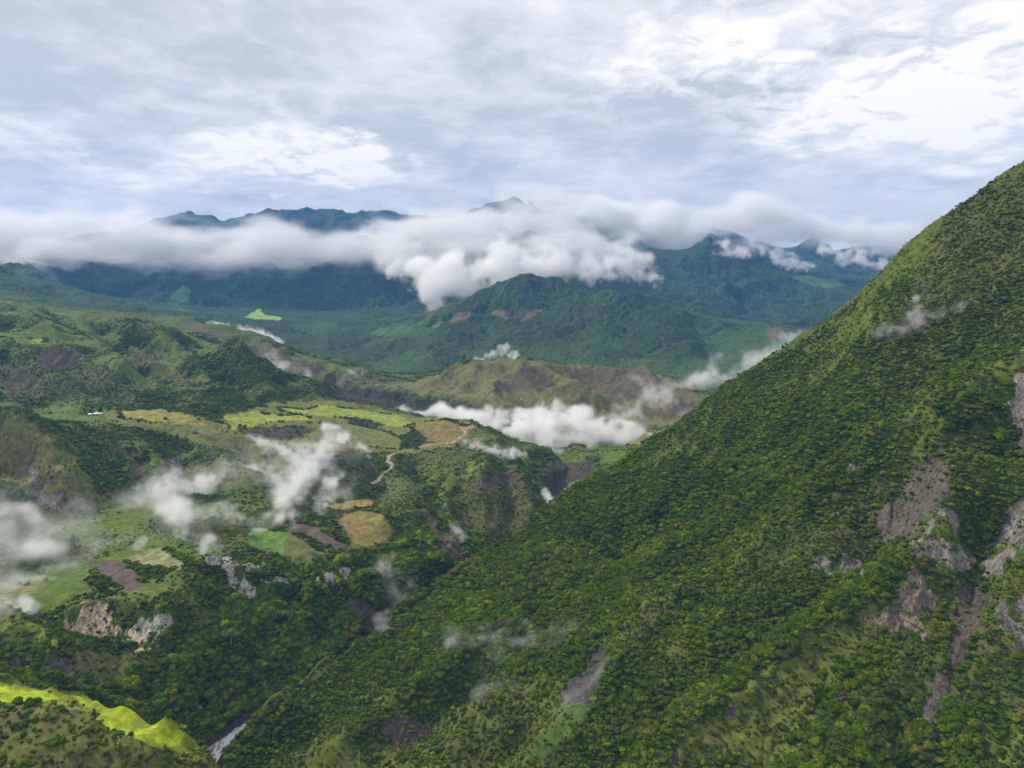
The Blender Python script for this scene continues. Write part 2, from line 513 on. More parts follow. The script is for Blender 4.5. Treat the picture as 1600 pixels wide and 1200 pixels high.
def seg_dist(X, Y, pl):
    """distance on the ground to a polyline, and the height carried along it"""
    best = np.full(X.shape, 1e9)
    hz = np.zeros(X.shape)
    for (x0, y0, z0), (x1, y1, z1) in zip(pl[:-1], pl[1:]):
        dx, dy = x1 - x0, y1 - y0
        t = np.clip(((X - x0) * dx + (Y - y0) * dy) / (dx * dx + dy * dy + 1e-9), 0, 1)
        d = np.hypot(X - x0 - t * dx, Y - y0 - t * dy)
        c = d < best
        best = np.where(c, d, best)
        hz = np.where(c, z0 + t * (z1 - z0), hz)
    return best, hz


def make_hitter(Z, n, m):
    el = np.maximum.accumulate((Z - CAMZ) / RR_of(m, n), axis=0)
    def hit(px, py):
        u, v = (px - 800) / F, (600 - py) / F
        dx, dy, dz = u, C_ + v * S_, -S_ + v * C_
        th = math.atan2(dx, dy)
        t = dz / math.hypot(dx, dy)
        j = int(round((th - TH0) / (TH1 - TH0) * (n - 1)))
        j = min(max(j, 0), n - 1)
        i = int(np.searchsorted(el[:, j], t))
        i = min(i, m - 1)
        r = math.exp(math.log(R0) + (math.log(R1) - math.log(R0)) * i / (m - 1))
        return (r * math.sin(th), r * math.cos(th), float(Z[i, j]))
    return hit


def RR_of(m, n):
    return np.exp(np.linspace(math.log(R0), math.log(R1), m))[:, None] * np.ones((1, n))


SL = blur(slope_of(Z, CELL), 12)
rough = np.clip(SL * 2.4, 0.08, 1.15)
relief = np.zeros_like(Z)
wx = X + 40 * (vnoise(X, Y_, 130, 5) - .5) * np.clip(RR / 900, .5, 4)
wy = Y_ + 40 * (vnoise(X, Y_, 130, 6) - .5) * np.clip(RR / 900, .5, 4)
for lam, amp, r_on, r_off in ((60, 8, 0, 2600), (130, 21, 300, 5000), (280, 40, 1200, 20000), (600, 150, 3300, 40000), (1300, 200, 5200, 8200)):
    wgt = sstep(RR, r_on, r_on * 1.8 + 1) * (1 - sstep(RR, r_off * .7, r_off))
    if lam >= 280:
        wgt = wgt
    relief += amp * wgt * (fbm(wx, wy, lam, 3, seed=int(lam), ridged=True) - 0.5) * 1.6
Z = Z + relief * rough

# hand-placed spurs and gullies: photo pixels carried to the ground, height, half width
hit = make_hitter(Z, n1_, m1)
FEAT = [
    # the steep slope: spurs run down to the lower left, gullies between them
    (27, 26, [(1500, 700), (1480, 790), (1400, 900), (1270, 990), (1150, 1095), (1040, 1180)]),
    (18, 18, [(1340, 730), (1270, 800), (1180, 880), (1060, 940), (980, 990), (900, 1100), (820, 1190)]),
    (-21, 22, [(1400, 800), (1330, 900), (1200, 980), (1080, 1060), (960, 1180)]),
    (21, 22, [(1600, 880), (1560, 960), (1490, 1070), (1470, 1180)]),
    (-22, 20, [(1560, 820), (1510, 930), (1490, 1010), (1450, 1140), (1440, 1200)]),
    (21, 20, [(1590, 580), (1490, 670), (1390, 700), (1300, 770)]),
    (-18, 22, [(1600, 660), (1520, 720), (1430, 760), (1340, 850), (1260, 900)]),
    (15, 18, [(1500, 430), (1400, 520), (1300, 600), (1200, 690), (1090, 790)]),
    (-14, 20, [(1560, 500), (1440, 590), (1320, 680), (1200, 770), (1100, 860)]),
    (-18, 24, [(940, 1010), (920, 1080), (840, 1130), (760, 1190)]),
    (12, 16, [(760, 950), (700, 1040), (600, 1110), (520, 1180)]),
    (-12, 18, [(860, 930), (800, 1010), (720, 1080), (640, 1150)]),
    # knoll and canyon side
    (-9, 16, [(150, 1080), (200, 1090), (250, 1110), (300, 1150)]),
    (10, 16, [(300, 960), (340, 1010), (400, 1080)]),
    (-10, 16, [(340, 950), (400, 1000), (450, 1060)]),
    (8, 14, [(430, 960), (480, 1010), (520, 1050)]),
    (8, 12, [(470, 940), (520, 970), (560, 1010)]),
    (18, 30, [(20, 535), (60, 570), (110, 610), (150, 632)]), (-20, 30, [(60, 540), (100, 575), (160, 615)]), (-16, 28, [(0, 560), (30, 600), (60, 628)]),
    (22, 35, [(120, 505), (150, 540), (200, 580)]), (-26, 34, [(160, 510), (190, 550), (235, 590)]), (24, 34, [(250, 520), (300, 560), (350, 605)]),
    (-24, 34, [(300, 535), (345, 580), (385, 618)]), (22, 32, [(350, 545), (400, 590), (430, 620)]), (-18, 28, [(430, 575), (465, 610)]),
    (15, 28, [(0, 485), (40, 505), (80, 525)]), (-14, 26, [(20, 485), (60, 510)]), (-20, 30, [(380, 525), (430, 560), (460, 590)]),
    (-18, 26, [(450, 550), (500, 590)]), (-14, 24, [(500, 575), (530, 600)]), (12, 20, [(40, 655), (80, 710), (110, 790)]),
    (-14, 22, [(0, 670), (40, 730), (60, 780)]), (14, 20, [(200, 675), (230, 710), (270, 755)]), (-17, 22, [(250, 680), (290, 720), (330, 760)]),
    (15, 20, [(310, 690), (350, 720), (390, 750)]), (-15, 20, [(380, 700), (420, 735)]), (9, 14, [(760, 720), (750, 780), (760, 860)]),
    (-9, 14, [(790, 725), (800, 790), (800, 850)]), (10, 14, [(820, 745), (830, 800)]), (-14, 18, [(720, 760), (730, 820)]), (-15, 20, [(650, 720), (660, 760), (680, 790)]),
    (14, 18, [(480, 880), (520, 940), (560, 990)]), (-14, 16, [(440, 900), (470, 960)]), (-14, 16, [(560, 900), (590, 950)]), (10, 14, [(630, 860), (660, 900)]),
    (13, 18, [(300, 900), (340, 980), (380, 1050)]), (10, 14, [(250, 1000), (280, 1060)]), (-10, 14, [(180, 1030), (220, 1090)]),
    (-14, 22, [(560, 705), (590, 735), (600, 770)]), (10, 16, [(170, 700), (200, 730), (220, 770)]),
    (24, 30, [(818, 568), (862, 592), (905, 608), (935, 622)]), (-26, 34, [(880, 578), (920, 598), (960, 625)]), (-22, 30, [(790, 575), (800, 605), (820, 630)]),
    (20, 26, [(1010, 580), (1030, 610), (1055, 640)]), (-20, 26, [(1035, 592), (1060, 620)]), (14, 24, [(740, 572), (735, 600), (720, 612)]), (-14, 22, [(930, 576), (970, 600), (1000, 625)]),
    (-40, 90, [(760, 470), (745, 520), (720, 560)]), (35, 80, [(950, 470), (940, 520), (930, 560)]), (-40, 90, [(1090, 500), (1120, 545)]),
]
for h_, w_, pl in FEAT:
    q = [hit(*p) for p in pl]
    d, _ = seg_dist(X, Y_, q)
    L = seg_dist(X, Y_, q[:1] + [tuple(np.add(q[0], (1e-3, 0, 0)))])[0]
    Z = Z + h_ * np.exp(-(d / w_) ** 2 * .7)

Z = erode(Z, X, Y_, CELL, 4, 0.045 * (1 + 1.2 * sstep(RR, 900, 1700)))
Z = blur(Z, 1)

# river bed and its banks
rd_, rz_ = seg_dist(X, Y_, RIVER)
bank = np.clip((rd_ - 13) / 1.0, 0, None)
Z = np.where(rd_ < 13, rz_ - 2.5, np.minimum(Z, rz_ - 1.5 + 1.9 * bank + 0.02 * bank ** 2) * (rd_ < 60) + Z * (rd_ >= 60))
Z = np.where(rd_ >= 13, np.maximum(Z, rz_ - 1.5 + np.minimum(bank * 0.4, 4)), Z)

# ---------------------------------------------------------------- final sheet
NN = 1080
MM = int(NN * ASP)
ASP = (math.log(R1) - math.log(R0)) / (TH1 - TH0)
MM = int(NN * ASP)
Z = resize(Z, MM, NN)
X, Y_, CELL = sheet(MM, NN)
RR = np.hypot(X, Y_)
SLOPE = slope_of(Z, CELL)
# small ground relief
Z = Z + (fbm(X, Y_, 22, 3, 40) - .5) * 3.5 * np.clip(SLOPE * 1.5, .1, 1) * sstep(RR, 200, 500)
Zb = blur(Z, 14)
CONC = (Zb - Z) / CELL                   # > 0 in hollows, < 0 on ridges
CONC = blur(CONC, 3)
hit = make_hitter(Z, NN, MM)
u_ = X / (Y_ * C_ + (Z - CAMZ) * -S_)
v_ = (Y_ * S_ + (Z - CAMZ) * C_) / (Y_ * C_ - (Z - CAMZ) * S_)
PX, PY = 800 + F * u_, 600 - F * v_
_qa = np.broadcast_to(np.linspace(TH0, TH1, NN)[None, :] * 1000, X.shape)
_qb = np.broadcast_to(np.log(RR[:, :1]) * 1000, X.shape)
jx = (fbm(_qa, _qb, 14, 4, 50) - .5) * 16 + (fbm(X, Y_, 60, 2, 52) - .5) * 2
jy = (fbm(_qa, _qb, 12, 4, 51) - .5) * 9


def inpoly(poly, jit=1.0, yr=(0, 1e9)):
    xs, ys = [p[0] for p in poly], [p[1] for p in poly]
    sub = np.nonzero((PX > min(xs) - 12) & (PX < max(xs) + 12) & (PY > min(ys) - 12) & (PY < max(ys) + 12) & (Y_ > yr[0]) & (Y_ < yr[1]))
    x, y = PX[sub] + jx[sub] * jit, PY[sub] + jy[sub] * jit
    c = np.zeros(x.shape, bool)
    for (x0, y0), (x1, y1) in zip(poly, poly[1:] + poly[:1]):
        if y0 != y1:
            c ^= ((y0 > y) != (y1 > y)) & (x < (x1 - x0) * (y - y0) / (y1 - y0) + x0)
    out = np.zeros(X.shape, bool)
    out[sub] = c
    return out


def dpoly(pts):
    """one pixel polyline carried to the ground"""
    return [hit(*p) for p in pts]


# --- base colours (albedo) from noise, hollows and slope
def c3(r, g, b):
    return np.array([r, g, b], float)


G_GRASS, G_OLIVE, G_SHRUB, G_BROWN, G_ROCK = c3(.092, .145, .012), c3(.150, .155, .022), c3(.042, .078, .008), c3(.095, .074, .036), c3(.20, .18, .155)
nA = fbm(X, Y_, 170, 4, 60)
nB = fbm(X, Y_, 45, 4, 61)
nC = fbm(X, Y_, 14, 3, 62)
hollow = sstep(CONC + (nB - .5) * 1.2, -0.15, 0.8)
veg = np.clip(0.47 + 0.7 * hollow + (nA - .5) * 1.6 + (nB - .5) * .8, 0, 1)
oliv = sstep(nA * .5 + nC * .5 - CONC * .15, .42, .68)
COLR = G_GRASS * (1 - oliv)[..., None] + G_OLIVE * oliv[..., None]
COLR = COLR * (1 - veg * .85)[..., None] + G_SHRUB * (veg * .85)[..., None]
rdist, rzz = seg_dist(X, Y_, RIVER)
# which side of the river: the steep slope is east of it
east = np.zeros(X.shape, bool)
for (x0, y0, _), (x1, y1, _) in zip(RIVER[:-1], RIVER[1:]):
    lo, hi = min(y0, y1), max(y0, y1)
    k = (Y_ >= lo) & (Y_ < hi)
    east |= k & (X > x0 + (x1 - x0) * (Y_ - y0) / (y1 - y0 + 1e-9))
east &= Y_ < 1560
VEG = veg * 1.0
VEG[east] = np.clip(.62 + (nA[east] - .5) * 1.8 + (nB[east] - .5) * .8 + hollow[east] * .45 - .55 * sstep(-CONC[east], .1, .9), .15, 1)
COLR[east] = (G_SHRUB * 1.2) * VEG[east][:, None] + (G_GRASS * .5 + G_OLIVE * .3) * (1 - VEG[east])[:, None]
canyon = (~east) & (rdist < 260) & (Y_ < 1150) & (Z < 92)
VEG[canyon] = .97
COLR[canyon] = G_SHRUB
# far forested ranges
forest = Y_ > 2850
VEG[forest] = np.clip(.9 + (nA[forest] - .5), .5, 1)
COLR[forest] = c3(.026, .060, .014) * (0.7 + .6 * fbm(X[forest], Y_[forest], 90, 3, 70))[:, None]
mtg = sstep(fbm(X, Y_, 420, 4, 71), .5, .68)[..., None] * (((Y_ > 2900) & (Y_ < 4700))[..., None])
COLR = COLR * (1 - mtg) + c3(.046, .100, .022) * mtg

REG = np.zeros(X.shape, np.int16)          # 0: ground of its zone
REGIONS = {}


def paint(poly, col, veg=0.0, yr=(0, 1e9), jit=1.0, mixf=1.0, region=None, var=.25):
    """give the ground inside one outline its own cover"""
    m = inpoly(poly, jit, yr)
    k = (1 + (nC[m] - .5) * 2 * var + (nB[m] - .5) * var)[:, None]
    COLR[m] = COLR[m] * (1 - mixf) + np.array(col) * k * mixf
    if veg is not None:
        VEG[m] = veg
    if region:
        rid = REGIONS.setdefault(region, len(REGIONS) + 1)
        REG[m] = rid
    return m


YL, OCH, LIME, SOIL = (.21, .23, .035), (.24, .18, .055), (.30, .38, .010), (.105, .080, .066)
OG, PALE, BRN, DBR = (.13, .15, .035), (.20, .21, .09), (.085, .066, .046), (.050, .040, .036)
# broad covers of the steep slope
for poly, col, vg in (
    ([(1500, 300), (1600, 270), (1600, 560), (1500, 560), (1400, 640), (1330, 600), (1420, 460)], (.075, .080, .026), .45),
    ([(1560, 640), (1600, 650), (1480, 760), (1300, 850), (1200, 900), (1180, 870), (1330, 760), (1450, 690)], (.085, .092, .026), .40),
    ([(1385, 930), (1400, 960), (1290, 1080), (1230, 1200), (1030, 1200), (1080, 1130), (1180, 1050), (1270, 985)], (.135, .145, .028), .22),
    ([(1060, 880), (1040, 960), (960, 1020), (930, 1000), (1010, 930)], (.11, .125, .03), .35),
    ([(760, 1070), (900, 1060), (930, 1110), (850, 1200), (620, 1200), (560, 1180), (680, 1130)], (.095, .110, .028), .30),
    ([(880, 1090), (940, 1080), (900, 1150), (860, 1190), (800, 1200)], (.070, .150, .022), .10),
    ([(1530, 1120), (1600, 1060), (1600, 1200), (1520, 1200)], (.11, .16, .02), .30),
    ([(1440, 870), (1600, 900), (1600, 1080), (1520, 1100), (1400, 1100), (1330, 1000)], (.085, .088, .030), .42),
    ([(1340, 760), (1500, 740), (1440, 900), (1300, 900), (1270, 840)], (.075, .078, .030), .38),
    ([(1170, 820), (1240, 800), (1200, 860), (1120, 900)], (.10, .12, .025), .4),
):
    paint(poly, col, vg, (200, 1300), 5.0, .55)
# hills of the left side
for poly, col, vg, yr in (
    ([(0, 660), (60, 670), (110, 720), (170, 790), (120, 805), (30, 770), (0, 745)], (.150, .142, .040), .25, (1000, 1200)),
    ([(0, 650), (60, 660), (150, 748), (182, 797), (150, 790), (90, 725), (30, 675), (0, 670)], (.150, .165, .035), .2, (1000, 1200)),
    ([(0, 560), (110, 540), (250, 632), (120, 630), (0, 625)], (.082, .095, .024), .5, (1500, 1980)),
    ([(60, 545), (118, 537), (130, 568), (70, 575)], BRN, .05, (1600, 1980)),
    ([(0, 570), (40, 575), (60, 605), (0, 622)], (.068, .056, .035), .15, (1500, 1980)),
    ([(215, 545), (260, 575), (310, 608), (280, 600), (235, 575), (210, 560)], (.095, .090, .035), .1, (1800, 2250)),
    ([(265, 498), (350, 517), (440, 547), (592, 604), (540, 606), (500, 605), (430, 575), (370, 548), (310, 522)], (.095, .080, .042), .1, (2200, 2950)),
    ([(185, 692), (205, 708), (238, 738), (236, 748), (215, 738), (190, 712), (172, 700)], (.080, .052, .036), .05, (1150, 1330)),
    ([(238, 738), (232, 755), (205, 745), (222, 738)], (.11, .09, .04), .0, (1150, 1330)),
    ([(650, 790), (680, 805), (715, 845), (745, 888), (722, 888), (690, 862), (662, 825)], (.088, .058, .044), .06, (980, 1260)),
    ([(682, 890), (700, 884), (722, 895), (710, 908), (688, 905)], (.10, .055, .040), .0, (850, 1150)),
    ([(430, 745), (500, 690), (560, 705), (600, 745), (560, 770), (480, 770)], (.060, .062, .028), .55, (1100, 1520)),
    ([(740, 725), (800, 722), (862, 795), (840, 830), (760, 880), (705, 860), (700, 790), (730, 760)], (.080, .088, .022), .45, (1080, 1480)),
    ([(640, 705), (745, 700), (740, 715), (690, 750), (650, 745)], (.085, .110, .024), .35, (1200, 1600)),
    ([(680, 776), (705, 748), (745, 716), (753, 722), (735, 742), (705, 768)], (.15, .19, .028), .0, (1200, 1480)),  # lit side of the ridge spur, its light painted as brighter green
    ([(745, 745), (800, 735), (830, 765), (780, 760), (740, 765)], (.065, .055, .036), .05, (1200, 1480)),
    ([(600, 650), (770, 680), (740, 700), (660, 700)], (.12, .13, .035), .05, (1450, 1850)),
    ([(785, 700), (835, 735), (868, 790), (840, 760), (800, 725)], (.040, .060, .020), .6, (1300, 1560)),
    ([(560, 785), (640, 760), (650, 790), (610, 830)], (.09, .115, .026), .35, (1050, 1300)),
    ([(600, 740), (660, 760), (650, 790), (590, 780)], (.085, .110, .028), .35, (1150, 1400)),
    ([(535, 930), (590, 940), (625, 985), (580, 992), (548, 965)], (.10, .085, .068), .15, (780, 980)),
    ([(0, 1020), (130, 1020), (135, 1080), (0, 1080)], (.070, .072, .036), .40, (560, 720)),
    ([(0, 950), (60, 975), (110, 1012), (60, 1005), (0, 1000)], (.15, .20, .020), .15, (560, 720)),
    ([(0, 1095), (150, 1110), (300, 1165), (330, 1210), (0, 1210)], (.100, .108, .026), .30, (300, 560)),
):
    paint(poly, col, vg, yr, 2.5, .85)
paint([(100, 1008), (150, 1022), (200, 1018), (215, 1060), (160, 1070), (110, 1040)], (.16, .15, .05), .12, (600, 760), 2.0, .8)
# dark terrace, brown hill
for poly, col, vg, yr in (
    ([(505, 598), (640, 596), (700, 603), (775, 628), (770, 638), (690, 623), (600, 606)], (.13, .14, .045), .03, (2150, 2700)),
    ([(505, 606), (600, 609), (700, 627), (770, 640), (740, 648), (640, 640), (520, 622)], (.045, .042, .034), .1, (2000, 2400)),
    ([(600, 628), (700, 640), (690, 660), (560, 650), (520, 628)], (.040, .055, .026), .5, (1950, 2260)),
    ([(640, 600), (700, 575), (780, 555), (880, 568), (1010, 570), (1120, 632), (1090, 660), (900, 680), (780, 650), (700, 615)], (.135, .130, .040), .03, (1880, 2640)),
    ([(822, 568), (850, 580), (880, 602), (850, 612), (765, 612), (790, 590)], (.078, .060, .034), .03, (2100, 2480)),
    ([(870, 573), (1005, 574), (1020, 590), (1060, 606), (1100, 640), (1040, 660), (980, 620), (900, 600)], (.105, .086, .040), .05, (2000, 2560)),
    ([(690, 608), (760, 600), (770, 620), (720, 618)], (.14, .15, .045), .0, (2150, 2600)),
    ([(800, 625), (930, 625), (950, 650), (880, 665), (800, 645)], (.125, .105, .045), .0, (1900, 2300)),
    ([(985, 668), (1045, 676), (1035, 690), (1000, 700), (960, 684)], (.19, .18, .06), .0, (1650, 2000)),
    ([(840, 715), (905, 725), (935, 712), (930, 745), (880, 790), (855, 765)], (.050, .044, .034), .3, (1380, 1900)),
):
    paint(poly, col, vg, yr, 2.0, .9)

paint([(70, 1076), (140, 1080), (215, 1094), (305, 1148), (320, 1180), (250, 1170), (150, 1116), (60, 1100)], (.20, .25, .014), .07, (350, 560), 1.2, .85, None, .5)
paint([(335, 652), (430, 630), (520, 622), (640, 645), (745, 662), (730, 690), (650, 706), (560, 708), (430, 694), (345, 676)], (.165, .175, .030), .05, (1400, 2050), 1.5, .8)
paint([(140, 640), (320, 650), (445, 706), (400, 714), (300, 690), (180, 662)], (.135, .145, .030), .12, (1300, 1620), 1.5, .8)
FIELDS = [
    ('field', 'bright lime-yellow grass patch on the knoll top beside the frame edge', LIME, [(-60, 1058), (0, 1066), (45, 1074), (85, 1084), (92, 1092), (60, 1096), (0, 1098), (-60, 1096)], (350, 560)),
    ('field', 'long bright lime-yellow meadow strip sloping down the knoll towards the river', LIME, [(120, 1088), (160, 1086), (190, 1092), (215, 1103), (250, 1120), (275, 1134), (288, 1148), (280, 1166), (240, 1168), (222, 1158), (172, 1140), (148, 1124), (160, 1110), (125, 1100)], (350, 560)),
    ('field', 'bright yellow-green pasture on the near lip of the middle plateau', (.25, .30, .028), [(335, 655), (355, 646), (400, 643), (432, 650), (470, 648), (488, 655), (455, 657), (405, 663), (365, 673)], (1450, 1900)),
    ('field', 'bright green pasture strip along the back of the middle plateau', (.22, .29, .028), [(430, 636), (480, 640), (500, 632), (560, 640), (625, 650), (642, 660), (636, 668), (600, 665), (560, 655), (500, 650), (445, 645)], (1500, 2050)),
    ('field', 'olive meadow in the middle of the plateau', OG, [(455, 660), (540, 660), (600, 672), (640, 690), (625, 703), (560, 697), (510, 691), (468, 680)], (1400, 1850)),
    ('field', 'ochre brown dry field above the pink road cut', (.19, .15, .045), [(645, 660), (700, 655), (735, 668), (722, 686), (700, 692), (660, 692), (640, 680)], (1450, 1850)),
    ('field', 'yellow grain field on the long upper terrace', (.23, .21, .035), [(180, 641), (250, 639), (305, 650), (325, 666), (300, 664), (235, 660), (190, 654)], (1350, 1650)),
    ('field', 'olive green strip falling from the yellow terrace field', OG, [(270, 662), (330, 668), (385, 690), (442, 706), (400, 702), (330, 688), (290, 672)], (1250, 1600)),
    ('field', 'smooth green crop field half under the white smoke-like mist', (.10, .19, .030), [(385, 838), (392, 824), (450, 830), (488, 850), (498, 865), (480, 880), (455, 881), (430, 869), (392, 860)], (840, 1100)),
    ('field', 'bare grey-brown earth strip above the green crop field', SOIL, [(448, 812), (490, 823), (540, 848), (552, 862), (520, 858), (492, 845), (450, 828)], (880, 1150)),
    ('field', 'ochre and green round field in the middle of the valley', (.17, .15, .035), [(530, 803), (560, 796), (600, 800), (619, 830), (600, 857), (570, 857), (542, 841), (527, 820)], (900, 1200)),
    ('field', 'narrow ochre field with a hedge below it, above the round field', OCH, [(508, 790), (540, 782), (575, 780), (590, 786), (583, 793), (530, 798)], (1000, 1250)),
    ('field', 'bare brown ploughed field on the bench above the tan cliff', SOIL, [(138, 880), (180, 875), (222, 893), (218, 918), (200, 925), (172, 915), (150, 900)], (700, 960)),
    ('field', 'pale green-yellow field behind the ploughed field', PALE, [(190, 875), (225, 862), (250, 855), (272, 866), (295, 880), (280, 890), (225, 890)], (740, 1000)),
    ('field', 'green field corner between the mist and the ploughed field', (.10, .17, .03), [(60, 884), (100, 880), (136, 881), (152, 905), (110, 910), (60, 907)], (700, 960)),
    ('field', 'dull yellow field under the thick mist', (.20, .21, .06), [(-60, 905), (60, 915), (55, 927), (0, 937), (-60, 940)], (700, 960)),
    ('field', 'small yellow-green field on the flat hilltop', (.22, .26, .03), [(17, 529), (70, 528), (73, 537), (20, 539)], (1700, 2000)),
    ('field', 'light green clearing high on the blue forested range', (.10, .22, .05), [(262, 474), (270, 458), (284, 447), (297, 452), (295, 470), (275, 477)], (4700, 6500)),
    ('field', 'bright yellow-green clearing on the foothill of the range', (.24, .38, .06), [(382, 496), (405, 482), (412, 492), (442, 496), (438, 501), (400, 499)], (3500, 5600)),
    ('field', 'dull green clearing on the right end of the blue range', (.08, .17, .05), [(1235, 432), (1260, 430), (1300, 436), (1322, 446), (1290, 450), (1250, 440)], (4800, 7000)),
]
for nm, lb, col, poly, yr in FIELDS:
    paint(poly, col, .0, yr, .32, 1.0, (nm, lb), .3)
for poly, col, vg, yr in (
    ([(445, 832), (470, 838), (490, 850), (498, 865), (480, 880), (458, 881), (446, 874)], (.105, .125, .035), 0, (840, 1100)),
    ([(540, 805), (565, 808), (575, 830), (560, 845), (540, 835)], (.22, .14, .04), 0, (900, 1200)),
    ([(530, 652), (575, 654), (600, 664), (585, 670), (548, 660)], DBR, .5, (1450, 1900)),
    ([(625, 682), (648, 668), (665, 686), (655, 702), (628, 700)], (.045, .050, .028), .6, (1400, 1850)),
    ([(395, 668), (450, 664), (495, 670), (470, 684), (420, 690), (385, 682)], (.060, .058, .030), .35, (1400, 1750)),
    ([(672, 512), (690, 501), (697, 504), (680, 513)], (.13, .115, .06), .2, (3200, 4400)),
    ([(702, 499), (716, 490), (736, 485), (739, 494), (722, 500), (706, 504)], (.13, .115, .06), .2, (3200, 4400)),
    ([(770, 483), (792, 489), (800, 497), (792, 503), (780, 494), (768, 490)], (.12, .11, .06), .2, (3200, 4400)),
    ([(810, 503), (824, 488), (856, 480), (842, 489), (822, 500)], (.12, .11, .06), .2, (3200, 4400)),
    ([(1195, 516), (1220, 510), (1226, 525), (1206, 532)], (.12, .095, .06), 0, (3200, 4400)),
    ([(280, 484), (318, 488), (310, 498), (285, 494)], (.06, .16, .06), 0, (4400, 5600)),
    ([(580, 520), (620, 505), (650, 515), (600, 528)], (.05, .12, .035), 0, (3400, 5200)),
):
    paint(poly, col, vg, yr, .8, 1.0)

